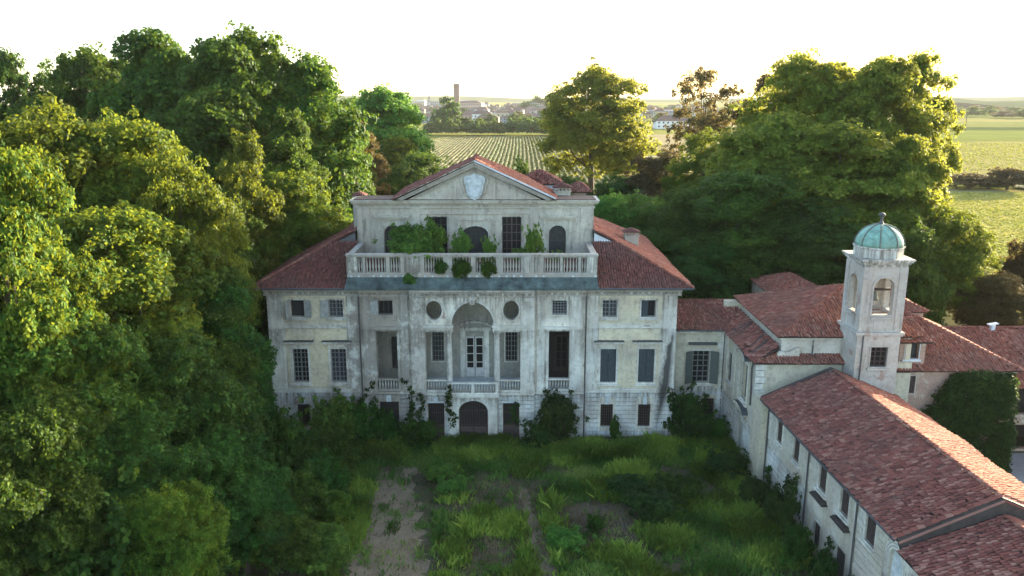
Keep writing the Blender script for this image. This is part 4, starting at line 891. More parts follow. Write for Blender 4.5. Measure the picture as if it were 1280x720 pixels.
for i, (c_, w_) in enumerate(ww):
    window(FV, c_ - w_ / 2, c_ + w_ / 2, 4.75, 6.45, lw, 'closed', frame=.1, smat='shutter_brown')
    if i in (2, 3): m = MB(); fbox(m, FV, c_ - .95, c_ + .95, -.4, .0, 4.1, 4.2); fbox(m, FV, c_ - .8, c_ + .8, -.34, .0, 4.2, 4.34); m.build('window_box', M['wood_dark'], lw)
for c_ in (19.0, 23, 27, 31, 35):
    w = slab(MB(), FV, arch(c_ - .7, c_ + .7, 4.0, 5.4, .7), [], .15, .2).build('arched_niche', M['emblem'], lw)
    for e in (.12, .3, .48): ring(MB(), FV, arch(c_ - .7 - e + .12, c_ + .7 + e - .12, 4.0 - e + .12, 5.4, .7 + e - .12), .12, -.10 + e * .06, .02).build('arch_moulding', M['stone'], w)
courses(FV, 14.7, L2, .1, 6.15, 13, [(15.3, 16.9, 4.5, 6.6), (17.1, 18.5, -.3, 2.6)] + [(c_ - 1.25, c_ + 1.25, 3.4, 6.6) for c_ in (19, 23, 27, 31, 35)], M['wing_plaster'], lw, proud=.05)
courses(FV, .0, 7.6, .1, 3.6, 8, [], M['rustic'], lw, proud=.04)
slab(MB(), FV, rect(12.2, 13.6, 0, 2.5), [], .2, .25).build('door', M['wood_dark'], lw); slab(MB(), FV, rect(17.2, 18.4, 0, 2.5), [], .2, .25).build('door', M['wood_dark'], lw)
window(FV, 9.2, 10.2, .6, 2.4, lw, 'closed', frame=.08, smat='shutter_brown')
for u_ in (.35, 7.75, 14.6):
    MB().tube([tuple(FV.p(u_, -.14, 7.0)), tuple(FV.p(u_, -.14, 0))], [.06, .06], 6).build('downpipe', M['pipe'], lw)
for u_ in (7.35, 14.2, .15):
    for i in range(13): w_ = .35 if i % 2 else .5; fbox(MB(), FV, u_, u_ + w_, -.06, .02, .1 + i * .52, .56 + i * .52).build('quoin', M['stone'], lw)
m = MB(); fbox(m, FV, 0, L1, -.18, .02, 6.7, 6.85); fbox(m, FV, 0, L1, -.3, .02, 6.85, 7.0); fbox(m, FV, L1, L2, -.18, .02, 6.2, 6.3); fbox(m, FV, L1, L2, -.28, .02, 6.3, 6.44); m.build('cornice', M['stone'], lw)
m = MB(); m.box(9.4, 9.8, -L1, 0, -.4, 7.0); m.box(9.4, 9.8, -L2, -L1 - .001, -.4, 6.4); m.build('wall', M['wing_plaster'], lw)
slab(MB(), F((0, 0, 0), (-1, 0, 0), (0, 1, 0)), [(-9.8, -.4), (-.45, -.4), (-.45, 7.0), (-5.1, 9.15), (-9.8, 7.0)], [], -.05, .35).build('wall', M['wing_plaster'], lw)
for a in (-.15,): MB().box(-.1, 3.0, 0.05, 2.0, -.4, 6.9).build('wall', M['chapel'], lw)
XR, ZR = 5.1, 9.35
q = roof('courtyard_roof', [(-.12, .1, 7.15), (-.12, -L1, 7.15), (XR, -L1, ZR), (XR, .1, ZR)], M['tile'], lw, seed=80, sag=.05, single=240, root=lw)
q2 = roof('yard_roof', [(10.3, -L1, 7.15), (10.3, .1, 7.15), (XR, .1, ZR), (XR, -L1, ZR)], M['tile_light'], lw, seed=81, sag=.05)
ridge((XR, -L1, ZR + .03), (XR, .1, ZR + .03), M['tile_light'], q)
dz = .85
q3 = roof('near_roof', [(-.12, -L1 - .3, 7.15 - dz + .3), (-.12, -L2, 7.15 - dz + .3), (XR, -L2, ZR - dz + .05), (XR, -L1 - .3, ZR - dz + .05)], M['tile'], lw, seed=82, sag=.04, single=290, root=lw)
roof('near_roof', [(10.3, -L2, 7.15 - dz + .3), (10.3, -L1 - .3, 7.15 - dz + .3), (XR, -L1 - .3, ZR - dz + .05), (XR, -L2, ZR - dz + .05)], M['tile_light'], lw, seed=83, sag=.04)
ridge((XR, -L2, ZR - dz + .1), (XR, -L1 - .3, ZR - dz + .1), M['tile_light'], q3)
FG = F((0, -L1 - .28, 0), (1, 0, 0), (0, -1, 0))
slab(MB(), FG, [(0.2, 6.4), (10.0, 6.4), (10.3, 7.2), (XR, ZR + .12), (-.12, 7.25)], [], 0, .3).build('fire_wall', M['wood_dark'], lw)
for s, x0 in ((1, -.15), (-1, 10.35)):      # row of coping tiles on the step
    ridge((x0, -L1 - .12, 7.3), (XR, -L1 - .12, ZR + .17), M['tile'], q, 1.4); MB().beam((x0, -L1 - .34, 7.14), (XR, -L1 - .34, ZR + .02), .12, .07).build('coping', M['tile'], lw)
MB().beam((-.1, .22, 7.22), (XR, .22, ZR + .12), .3, .14).build('verge', M['wood_dark'], lw)
MB().beam((10.3, .12, 7.22), (XR, .12, ZR + .12), .12, .1).build('verge', M['wood_dark'], lw)
MB().tube([(-.22, .1, 7.08), (-.22, -L1, 7.08)], [.07, .07], 6).build('gutter', M['lead'], lw)

# ================================================================== HOUSES behind the wing
rh = thing('rear_house', 'brick house with hipped tile roof and dormer to the right of the tower', 'house', (29.0, 59.2, 0))
slab(MB(), F0, rect(-.2, 10.1, -.4, 8.6), [rect(1.45, 2.55, 6.7, 8.15), rect(5.5, 6.6, 5.6, 7.2)], 0, .4).build('wall', M['brick'], rh)
slab(MB(), F((10.1, 0, 0), (0, 1, 0), (1, 0, 0)), rect(.4, 12, -.4, 8.6), [rect(3, 4.1, 5, 6.6), rect(7, 8.1, 5, 6.6)], 0, .4).build('wall', M['brick'], rh)
MB().box(-.2, 9.7, 11.6, 12, -.4, 8.6).build('wall', M['brick'], rh)
window(F0, 1.45, 2.55, 6.7, 8.15, rh, 'closed', frame=.08, fm='tower', smat='shutter_brown', sill=False)
window(F0, 5.5, 6.6, 5.6, 7.2, rh, 'grid', 2, 3, frame=.1, bar='glazing_bar')
for y in (3, 7): window(F((10.1, 0, 0), (0, 1, 0), (1, 0, 0)), y, y + 1.1, 5, 6.6, rh, 'closed', frame=.1, smat='shutter_brown')
B_ = [(-.2, -.4, 8.65), (10.6, -.4, 8.65), (10.6, 12.5, 8.65), (-.2, 12.5, 8.65)]; A1 = (-.2, 6.0, 11.75); A2 = (4.1, 6.0, 11.75)
q = roof('roof', [B_[0], B_[1], A2, A1], M['tile_light'], rh, seed=90, sag=.04); roof('roof', [B_[1], B_[2], A2], M['tile'], rh, seed=91); roof('roof', [B_[2], B_[3], A1, A2], M['tile'], rh, seed=92)
ridge(B_[1], A2, M['tile_light'], q); ridge(A1, A2, M['tile_light'], q); m = MB(); m.box(-.2, 10.3, -.3, .0, 8.48, 8.6); m.build('cornice', M['brick'], rh)
m = MB(); FD = F((0, .25, 0), (1, 0, 0), (0, -1, 0)); slab(m, FD, rect(1.2, 3.2, 8.9, 10.9), [rect(1.6, 2.7, 9.45, 10.75)], 0, .25); m.box(2.95, 3.2, .5, 3.2, 9.2, 10.9); m.box(1.2, 1.4, .5, 3.2, 9.2, 10.9)
dd = m.build('dormer', M['brick'], rh); window(FD, 1.6, 2.7, 9.45, 10.75, rh, 'grid', 2, 2, frame=.05, bar='glazing_bar', fm='whitewash', label='dormer window with pale sill')
roof('dormer_roof', [(.9, -.15, 10.9), (3.5, -.15, 10.9), (3.5, 3.4, 11.9), (.9, 3.4, 11.9)], M['tile_light'], dd, seed=93)
# small turret behind the tower, and a small hipped roof behind the chapel
st = thing('brick_turret', 'small brick turret with tiled cap behind the bell tower', 'turret', (33.2, 66.8, 0))
MB().box(-1.6, 1.6, -1.5, 1.5, 5, 11.7).build('wall', M['brick'], st); hipcap(-1.6, 1.6, -1.5, 1.5, 11.7, .8, M['tile_light'], st, 'roof', seed=95)
m = MB(); m.box(-1.1, .0, -.6, .5, 12.2, 13.2); m.build('chimney', M['brick'], st); m = MB(); m.tube([(-.5, -.75, 13.25), (-.5, .65, 13.25)], [.7, .7], 8); m.build('chimney_cap', M['tile_dark'], st)
sh_ = thing('outbuilding', 'low outbuilding with hipped tile roof behind the chapel', 'building', (30.5, 86, 0))
MB().box(-3, 3, -3.2, 3.2, -.4, 9.0).build('wall', M['chapel'], sh_); hipcap(-3, 3, -3.2, 3.2, 9.0, 1.4, M['tile_light'], sh_, 'roof', seed=97)
for x in (-1.5, 1.5): window(F((0, -3.2, 0), (1, 0, 0), (0, -1, 0)), x - .4, x + .4, 6.4, 7.6, sh_, 'closed', frame=.08)
bn = thing('barn', 'long tile-roofed barn with brick piers at the right edge behind the ivy', 'barn', (37.8, 63.0, 0))
ba = [rect(.9 + i * 3.4, 3.3 + i * 3.4, 3.3, 5.6) for i in range(9)] + [rect(1.2 + i * 3.4, 2.9 + i * 3.4, .2, 2.4) for i in range(9)]
slab(MB(), F0, rect(0, 32, -.4, 5.9), ba, 0, .5).build('wall', M['brick'], bn); MB().box(.0, 32, 11.5, 12, -.4, 5.9).build('wall', M['brick'], bn); MB().box(.5, 31.5, 3.0, 3.3, -.3, 5.9).build('inner_wall', M['wood_dark'], bn)
m = MB(); m.box(0, 32, -.12, .0, 2.7, 2.95); m.build('string_course', M['brick'], bn)
q = roof('roof', [(-.4, -.7, 5.95), (32.3, -.7, 5.95), (32.3, 6, 9.1), (-.4, 6, 9.1)], M['tile_light'], bn, seed=98, sag=.05); roof('roof', [(32.3, 12.6, 5.95), (-.4, 12.6, 5.95), (-.4, 6, 9.1), (32.3, 6, 9.1)], M['tile'], bn, seed=99)
ridge((-.4, 6, 9.13), (32.3, 6, 9.13), M['tile_light'], q)
m = MB(); m.box(5.0, 5.35, 5.6, 5.95, 8.8, 9.5); m.beam((4.8, 5.8, 9.5), (5.6, 5.8, 9.65), .5, .08); m.build('chimney', M['whitewash'], bn)

# ================================================================== TREES
def proto(name, seed, rx, z0, z1, lobes, tufts, per, size, **k):
    me, C = crown_mesh(name, seed, rx, z0, z1, lobes, tufts, per, size, M['leaf'], **k); order = C[np.argsort(-C[:, 2])][::max(1, len(C) // 12)]
    return me, trunk_mesh('trunk', z1, .045 * rx + .12, order, seed), rx, z1
PR = {
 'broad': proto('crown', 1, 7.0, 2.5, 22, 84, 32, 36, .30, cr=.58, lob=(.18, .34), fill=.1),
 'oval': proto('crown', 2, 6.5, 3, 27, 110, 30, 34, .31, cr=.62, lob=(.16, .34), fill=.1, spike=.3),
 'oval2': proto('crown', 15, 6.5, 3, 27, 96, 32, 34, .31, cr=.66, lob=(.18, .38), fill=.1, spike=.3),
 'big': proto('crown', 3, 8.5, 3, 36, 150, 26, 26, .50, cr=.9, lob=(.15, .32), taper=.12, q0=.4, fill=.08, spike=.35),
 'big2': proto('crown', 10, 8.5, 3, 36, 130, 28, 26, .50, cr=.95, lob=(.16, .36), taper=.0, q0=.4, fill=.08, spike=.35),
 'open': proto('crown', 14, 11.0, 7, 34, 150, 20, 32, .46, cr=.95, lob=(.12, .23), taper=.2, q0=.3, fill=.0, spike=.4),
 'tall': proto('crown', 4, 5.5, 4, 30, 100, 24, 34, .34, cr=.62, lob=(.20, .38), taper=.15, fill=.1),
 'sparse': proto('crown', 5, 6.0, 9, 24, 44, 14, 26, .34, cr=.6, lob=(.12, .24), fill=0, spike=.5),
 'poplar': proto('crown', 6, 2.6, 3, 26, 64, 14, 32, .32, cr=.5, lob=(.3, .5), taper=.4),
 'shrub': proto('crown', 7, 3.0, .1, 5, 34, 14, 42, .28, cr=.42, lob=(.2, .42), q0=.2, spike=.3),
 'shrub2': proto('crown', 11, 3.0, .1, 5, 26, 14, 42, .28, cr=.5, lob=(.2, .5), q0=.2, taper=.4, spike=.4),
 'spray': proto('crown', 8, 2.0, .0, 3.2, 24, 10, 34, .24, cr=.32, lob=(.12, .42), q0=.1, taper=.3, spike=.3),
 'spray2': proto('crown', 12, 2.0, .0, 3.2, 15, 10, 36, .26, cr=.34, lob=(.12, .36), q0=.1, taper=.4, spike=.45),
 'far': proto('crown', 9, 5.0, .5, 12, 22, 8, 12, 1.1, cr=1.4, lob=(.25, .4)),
}
def tree(kind, x, y, h, w, label, mat='leaf', group=None, rz=None, name='tree', cat='tree', bare=False):
    me, tm, rx, H_ = PR[kind]; o = thing(name, label, cat, (x, y, 0), random.uniform(0, 6.28) if rz is None else rz, group)
    s = w / 2 / rx; o.scale = (s, s, h / H_)
    c_ = link('crown', me, o); c_.material_slots[0].link = 'OBJECT'; c_.material_slots[0].material = M[mat]
    if not bare: link('trunk', tm, o)
    return o
def tpx(kind, u, vtop, Y, wpx, label, mat='leaf', **k):
    p = at(u, vtop, Y=Y); dep = Y * math.cos(_p) + (29.4 - p.z) * math.sin(_p); w = wpx / 1000 * dep
    if kind == 'broad2': kind = 'oval2'
    if kind == 'broad' and p.z > 20: kind = 'oval'
    if kind == 'oval2' and p.z < 17: kind = 'broad'
    if Y > 80 and Y < 112 and u < 430: w *= 1.18
    if kind[:3] == 'big' and u > 900: w *= .86
    q_ = at(u, (vtop + 500) / 2 if Y < 70 else vtop + 60, Y=Y)
    return tree(kind, q_.x, Y, p.z, w, label, mat, **k)
random.seed(11)
T = tpx
# lit front row on the left
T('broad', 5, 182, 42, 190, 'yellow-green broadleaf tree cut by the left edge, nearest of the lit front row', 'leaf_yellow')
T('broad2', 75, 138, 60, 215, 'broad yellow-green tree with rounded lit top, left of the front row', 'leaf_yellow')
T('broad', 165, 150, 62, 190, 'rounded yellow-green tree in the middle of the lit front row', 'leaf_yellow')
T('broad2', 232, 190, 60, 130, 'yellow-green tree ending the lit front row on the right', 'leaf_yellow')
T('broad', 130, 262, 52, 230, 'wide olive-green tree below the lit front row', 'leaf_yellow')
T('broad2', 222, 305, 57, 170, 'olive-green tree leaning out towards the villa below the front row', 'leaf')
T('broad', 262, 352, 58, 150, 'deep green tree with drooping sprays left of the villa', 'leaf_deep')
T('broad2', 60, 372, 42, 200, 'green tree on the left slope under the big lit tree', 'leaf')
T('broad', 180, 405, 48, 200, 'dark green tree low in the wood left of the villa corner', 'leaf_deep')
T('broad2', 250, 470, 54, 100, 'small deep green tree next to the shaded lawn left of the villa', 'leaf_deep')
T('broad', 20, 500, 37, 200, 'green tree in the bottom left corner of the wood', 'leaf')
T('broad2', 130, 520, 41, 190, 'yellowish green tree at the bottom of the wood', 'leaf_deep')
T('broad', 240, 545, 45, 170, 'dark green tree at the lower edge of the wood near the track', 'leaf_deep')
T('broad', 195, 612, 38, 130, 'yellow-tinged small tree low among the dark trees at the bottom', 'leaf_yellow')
T('shrub', 90, 640, 38, 190, 'large dark bush at the bottom left', 'leaf_deep', name='bush', cat='bush')
T('broad', 296, 612, 45, 110, 'green young tree between wood and gravel track', 'leaf_deep')
# tall trees behind
T('tall', 14, 64, 108, 62, 'tall thin tree at the far left edge against the sky', 'leaf_deep')
T('broad2', 66, 84, 112, 80, 'dark rounded tree between the thin tree and the tall plane trees', 'leaf_deep')
T('big2', 130, 68, 106, 125, 'dark tall tree with flat top left of the highest crown', 'leaf')
T('big', 214, 36, 100, 135, 'highest tree of the left wood with bumpy crown', 'leaf')
T('big2', 300, 42, 96, 140, 'tall tree with two rounded tops right of the highest crown', 'leaf')
T('big2', 372, 76, 98, 125, 'tall tree sloping down towards the fields', 'leaf')
T('tall', 412, 108, 103, 70, 'tall narrow green tree at the right end of the tall row', 'leaf')
T('big', 255, 110, 88, 150, 'dense green tree standing in front of the highest crowns', 'leaf')
T('tall', 300, 168, 76, 88, 'columnar ivy-like tree lit on its right side', 'leaf_yellow')
T('tall', 356, 140, 86, 80, 'columnar green tree behind the left roof slope', 'leaf')
T('broad', 366, 212, 82, 100, 'low yellow-lit tree behind the left roof', 'leaf_yellow')
T('broad2', 325, 285, 77, 100, 'low green tree touching the left eave of the villa', 'leaf_yellow')
T('broad', 415, 258, 92, 95, 'fresh green low tree behind the left chimney', 'leaf_bright')
T('broad2', 275, 250, 72, 110, 'shaded tree in the gap between front row and villa', 'leaf_deep')
T('broad', 395, 180, 104, 100, 'mid-green tree behind the left slope of the villa roof', 'leaf_deep')
T('big2', 484, 112, 160, 100, 'fresh green sunlit tree left of the town view', 'leaf_bright')
T('big', 452, 122, 172, 80, 'bright green tree behind the tall row beside the fresh green tree', 'leaf_bright')
T('tall', 455, 150, 122, 62, 'olive-brown tree in front of the fresh green tree', 'leaf_brown')
T('broad', 495, 172, 150, 60, 'yellow-green bush-like tree right of the brown tree', 'leaf_yellow')
T('broad2', 512, 205, 118, 72, 'dark round bush-like tree behind the left of the pediment', 'leaf_deep')
T('broad', 532, 192, 132, 72, 'green round tree at the lower edge of the crop field', 'leaf')
T('broad2', 650, 200, 128, 34, 'small dark round tree just right of the roof ridge', 'leaf')
T('broad2', 565, 206, 128, 26, 'small dark tree peeping over the left roof slope', 'leaf_deep')
T('broad', 445, 205, 118, 60, 'dark tree behind the left chimney', 'leaf_deep')
# centre right
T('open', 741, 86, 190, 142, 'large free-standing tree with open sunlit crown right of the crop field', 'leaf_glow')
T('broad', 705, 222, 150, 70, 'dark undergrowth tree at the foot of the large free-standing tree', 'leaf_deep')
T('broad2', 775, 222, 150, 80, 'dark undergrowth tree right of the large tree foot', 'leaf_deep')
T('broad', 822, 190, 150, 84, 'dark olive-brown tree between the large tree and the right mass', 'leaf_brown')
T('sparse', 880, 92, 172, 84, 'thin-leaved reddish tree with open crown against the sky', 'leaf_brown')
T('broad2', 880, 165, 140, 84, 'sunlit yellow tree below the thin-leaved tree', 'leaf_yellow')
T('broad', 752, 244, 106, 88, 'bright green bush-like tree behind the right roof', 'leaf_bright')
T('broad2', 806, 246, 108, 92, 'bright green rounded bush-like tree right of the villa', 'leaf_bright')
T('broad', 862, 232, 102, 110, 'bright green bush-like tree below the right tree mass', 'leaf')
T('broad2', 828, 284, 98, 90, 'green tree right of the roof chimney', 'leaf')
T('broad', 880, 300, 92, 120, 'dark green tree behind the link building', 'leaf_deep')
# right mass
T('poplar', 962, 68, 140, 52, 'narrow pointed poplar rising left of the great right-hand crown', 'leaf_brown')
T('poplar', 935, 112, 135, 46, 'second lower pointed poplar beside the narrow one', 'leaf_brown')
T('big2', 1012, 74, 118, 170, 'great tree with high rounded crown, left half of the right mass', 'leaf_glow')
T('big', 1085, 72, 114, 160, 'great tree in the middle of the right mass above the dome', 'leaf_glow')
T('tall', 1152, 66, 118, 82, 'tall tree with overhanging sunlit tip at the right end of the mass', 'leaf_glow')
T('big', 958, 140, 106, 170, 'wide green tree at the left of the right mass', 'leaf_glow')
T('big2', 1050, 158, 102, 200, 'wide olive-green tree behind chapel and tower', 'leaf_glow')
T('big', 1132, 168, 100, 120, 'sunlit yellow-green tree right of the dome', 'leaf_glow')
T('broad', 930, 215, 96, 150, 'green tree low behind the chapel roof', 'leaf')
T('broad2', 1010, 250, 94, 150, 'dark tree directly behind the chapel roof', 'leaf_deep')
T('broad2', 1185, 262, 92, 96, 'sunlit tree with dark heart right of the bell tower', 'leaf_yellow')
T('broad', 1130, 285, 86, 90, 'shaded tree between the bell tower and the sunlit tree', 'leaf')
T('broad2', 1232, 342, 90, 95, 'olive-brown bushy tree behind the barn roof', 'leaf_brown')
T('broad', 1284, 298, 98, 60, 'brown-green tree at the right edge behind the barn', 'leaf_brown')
T('shrub', 1205, 220, 262, 48, 'low dark bush in the field hedge at the right', 'leaf_brown', name='bush', cat='bush')
T('shrub', 1253, 215, 258, 42, 'round dark bush standing out of the field hedge', 'leaf_brown', name='bush', cat='bush')
T('shrub', 1228, 228, 262, 34, 'small low bush between two bigger ones in the field hedge', 'leaf', name='bush', cat='bush')
T('shrub', 1290, 232, 262, 44, 'low bush of the field hedge at the right edge', 'leaf', name='bush', cat='bush')
# bare dead branches
db = thing('dead_tree', 'bare pale dead branches in front of the dark trees right of the villa', 'tree', (20, 112, 0))
rng = random.Random(3); m = MB()
def limb(p, d, l, r, n):
    q_ = p + d * l; m.tube([p, p.lerp(q_, .5) + Vector((rng.uniform(-.1, .1) * l, 0, rng.uniform(0, .1) * l)), q_], [r, r * .75, r * .5], 5)
    if n > 0:
        for _ in range(3): e = (d + Vector((rng.uniform(-.8, .8), rng.uniform(-.5, .5), rng.uniform(-.3, .6)))).normalized(); limb(p.lerp(q_, rng.uniform(.5, 1)), e, l * .62, r * .5, n - 1)
limb(Vector((0, 0, 0)), Vector((-.12, 0, 1)), 10, .35, 4); m.build('branches', M['dead_wood'], db)
# bushes on the terrace and about the yard
def bush(kind, x, y, z, h, w, label, mat='leaf_bright', **k):
    kind = kind + random.choice(['', '2'])
    o = tree(kind, x, y, h, w, label, mat, name='bush', cat='bush', bare=True, **k); o.location.z = z; return o
bush('spray', -9.3, 69.3, 15, 2.9, 3.6, 'large bushy sapling behind the left of the terrace balustrade')
bush('spray', -7.0, 69.0, 15, 3.2, 2.7, 'leafy sapling beside the large one on the terrace')
bush('spray', -8.2, 67.2, 15, 2.2, 3.6, 'low foliage between the two saplings at the balustrade')
bush('spray', -4.3, 68.2, 15, 2.6, 1.7, 'slender sapling in front of the left attic window')
bush('spray', -1.9, 68.0, 15, 2.2, 1.2, 'thin sapling right of the arched attic window')
bush('spray', 2.0, 68.6, 15, 2.9, 1.5, 'light green sapling growing at the right of the terrace')
bush('spray', .9, 68.2, 15, 1.3, 1.8, 'low weed tuft left of the right terrace sapling')
bush('spray', 4.0, 68.4, 15, 1.1, 1.2, 'small weed tuft by the right attic door')
bush('spray', -4.2, 65.6, 14.2, 1.6, 1.7, 'dark tuft hanging through the balusters left of centre', 'leaf')
bush('spray', -1.9, 65.6, 14.2, 1.7, 1.3, 'dark tuft hanging through the balusters right of centre', 'leaf')
bush('spray', -8.6, 65.2, 13.9, .9, 1.1, 'small tuft growing on the copper flashing')
bush('spray', -5.9, 65.6, 14.6, 1.2, 1.2, 'small green tuft in the left middle balusters', 'leaf')
yard = [
 ('spray', -15.0, 63.6, 3.9, 3.8, 'robinia bush hiding the second ground window from the left', 'leaf_bright'), ('spray', -13.2, 64.4, 3.2, 3.4, 'leafy bush at the foot of the left downpipe', 'leaf'),
 ('spray', -18.6, 61.5, 1.7, 3.0, 'green bush near the left corner of the villa', 'leaf'), ('spray', -19.8, 63.0, 2.0, 3.0, 'dark low bush at the left corner of the villa', 'leaf_deep'),
 ('spray', -11.0, 64.0, 2.6, 2.6, 'dark bush before the barred opening left of the loggia', 'leaf_deep'), ('spray', -8.2, 64.0, 2.2, 3.2, 'dark bush left of the portal', 'leaf_deep'),
 ('shrub', -13.8, 57.5, 3.2, 4.2, 'bright green bush beside the head of the gravel track', 'leaf'), ('shrub', -16.6, 58.5, 3.0, 4.6, 'dense green bush between wood and villa', 'leaf_deep'),
 ('shrub', -14.2, 53.2, 3.2, 4.2, 'dense bush along the left of the gravel track', 'leaf_deep'), ('spray', -12.4, 50.4, 2.4, 3.0, 'pale twiggy bush on the left verge of the track', 'leaf_yellow'),
 ('shrub', -15.5, 49.5, 4.0, 4.6, 'tall green bush at the lower left of the track', 'leaf'), ('spray', -12.3, 46.3, 2.2, 3.2, 'low green bush at the bottom beside the track', 'leaf_bright'),
 ('shrub', -18.6, 55.5, 5.2, 5.4, 'large dark bush at the edge of the wood', 'leaf_deep'), ('shrub', -19.5, 49.0, 4.6, 5.6, 'large green bush below the dark one', 'leaf_deep'),
 ('shrub', -14.8, 45.0, 3.4, 4.6, 'dark bush by the bottom edge left of the track', 'leaf'), ('shrub', -23.0, 60.5, 4.6, 6.0, 'dark bush at the corner of the shaded lawn', 'leaf_deep'),
 ('spray', 3.9, 64.1, 4.0, 3.4, 'dark creeper mound covering the opening right of the portal', 'leaf_ivy'), ('spray', 2.3, 63.6, 2.2, 2.6, 'dark leafy mound left of the creeper mound', 'leaf_ivy'),
 ('spray', 15.2, 65.4, 4.0, 3.4, 'dark bush in the corner between villa and link building', 'leaf_ivy'), ('spray', 17.4, 64.6, 2.2, 2.6, 'low dark bush before the link building', 'leaf_deep'),
 ('spray', 8.9, 64.8, 2.0, .9, 'thin plant growing against the right ground wall', 'leaf'), ('spray', -5.6, 57.4, 1.6, 2.4, 'bright green weed bush in the middle of the courtyard', 'leaf_bright'),
 ('spray', -4.6, 55.2, 1.2, 2.2, 'second bright weed bush beside the first', 'leaf_bright'), ('spray', 10.2, 51.8, 1.8, 3.6, 'dark bramble mound right of the bare earth', 'leaf_ivy'),
 ('spray', 8.6, 55.0, 1.4, 3.0, 'bramble mound behind the bare earth', 'leaf_ivy'), ('spray', 12.5, 54.2, 1.8, 3.6, 'large bramble mound in the right of the courtyard', 'leaf_deep'),
 ('spray', 5.8, 50.0, 1.2, 1.2, 'lone dark plant beside the bare earth', 'leaf_deep'), ('spray', 3.6, 47.8, 1.2, 2.6, 'bright weed bush right of the foot path', 'leaf_bright'),
 ('spray', 17.0, 58.5, 1.8, 3.2, 'dark bush at the foot of the chapel', 'leaf_ivy'), ('spray', 17.9, 53.8, 1.8, 2.2, 'dark bush at the far end of the long wing', 'leaf_ivy'),
 ('spray', 18.3, 50.6, 2.6, 1.6, 'ivy column climbing the long wing below the second shutter', 'leaf_ivy'), ('spray', 18.5, 48.4, 3.2, 1.3, 'ivy column climbing the long wing by the downpipe', 'leaf_ivy'),
 ('spray', 18.2, 45.9, 2.4, 2.0, 'green bush against the long wing below the window boxes', 'leaf_deep'), ('spray', 18.6, 42.6, 2.6, 1.9, 'creeper around the wing door', 'leaf_ivy'),
 ('spray', 18.2, 39.6, 1.9, 2.2, 'bush by the near part of the long wing', 'leaf_deep'), 
  
 ('shrub', -26.5, 66, 4.2, 6, 'shaded bush on the lawn beside the villa wall', 'leaf_deep'),
]
for kd, x, y, h, w, lb, mt in yard: bush(kd, x, y, 0, h, w, lb, mt)
def ivy_strip(x, y, z0, z1, w, seed, label, nrm=(0, -1, 0)):
    rng = np.random.RandomState(seed); n = int((z1 - z0) * 16); z = z0 + (z1 - z0) * rng.rand(n); dr = np.cumsum(rng.normal(0, .05, 200))
    off = dr[((z - z0) / (z1 - z0) * 199).astype(int)] + rng.normal(0, 1, n) * w * (1 - .75 * (z - z0) / (z1 - z0)); t = np.array([nrm[1], nrm[0], 0.]) * -1
    P = np.stack([off * abs(nrm[1]), off * abs(nrm[0]), z], 1) + np.array(nrm) * .12
    link('ivy', leaves('ivy', P, np.full(n, .16), np.tile(nrm, (n, 1)).astype(float), 8, .19, M['leaf_ivy'], rng), None, loc=(x, y, 0), label=label, category='ivy')
ivy_strip(-9.2, 64.75, 0, 4.6, .35, 1, 'dark vine climbing the wall left of the portal'); ivy_strip(-9.0, 65.35, 0, 5.6, .16, 2, 'thin ivy on the pier just left of the loggia side bay')
ivy_strip(-12.9, 65.55, 0, 5.4, .2, 3, 'thin ivy strip beside the left downpipe'); ivy_strip(-11.6, 65.3, 0, 3.6, .3, 4, 'ivy hanging over the barred ground opening left of centre')
ivy_strip(4.9, 65.3, 0, 3.9, .3, 5, 'ivy on the jamb of the overgrown opening right of centre'); ivy_strip(-5.35, 64.6, 1.5, 5.3, .2, 6, 'creeper reaching up to the balcony from the portal')
ivy_strip(.75, 65.1, 1.5, 3.6, .2, 7, 'small creeper over the barred opening right of the portal')
for i_, (yy, zz, lb_) in enumerate(((54.6, 2.6, 'small ivy patch below the first wing shutter'), (51.6, 3.6, 'ivy patch on the wing wall below the second shutter'), (50.2, 4.2, 'ivy tongue beside the wing downpipe'), (44.6, 2.8, 'ivy round the lower wing door'), (41.6, 2.2, 'ivy at the foot of the near downpipe of the wing'))):
    ivy_strip(19.25 + (56.7 - yy) * .048, yy, 0, zz, .45, 20 + i_, lb_, (-1, 0, 0))
# ivy mass on the brick house
rng_ = np.random.RandomState(9); C = []; 
for i in range(190):
    x = 32.2 + 6.7 * rng_.rand(); z = rng_.rand() * 8.3; z = min(z, 8.2 - max(0, 34.4 - x) * 1.9 + .4 * math.sin(x * 3)); yb = 59.0 - .95 * rng_.rand() * (1 - .4 * z / 8.3)
    C.append((x - 35, yb - 58.5, max(z, .2), .35 + .4 * rng_.rand()))
C = np.array(C); d_ = rng_.normal(0, 1, (len(C), 46, 3)); d_ /= np.linalg.norm(d_, axis=2)[:, :, None]; d_[:, :, 1] = -np.abs(d_[:, :, 1])
Tt = (C[:, None, :3] + d_ * C[:, None, 3:4]).reshape(-1, 3)
iv = link('ivy', leaves('ivy', Tt, np.full(len(Tt), .26), d_.reshape(-1, 3), 9, .22, M['leaf_ivy'], rng_), None, loc=(35, 58.5, 0), label='thick dark ivy mass smothering the brick house wall', category='ivy')

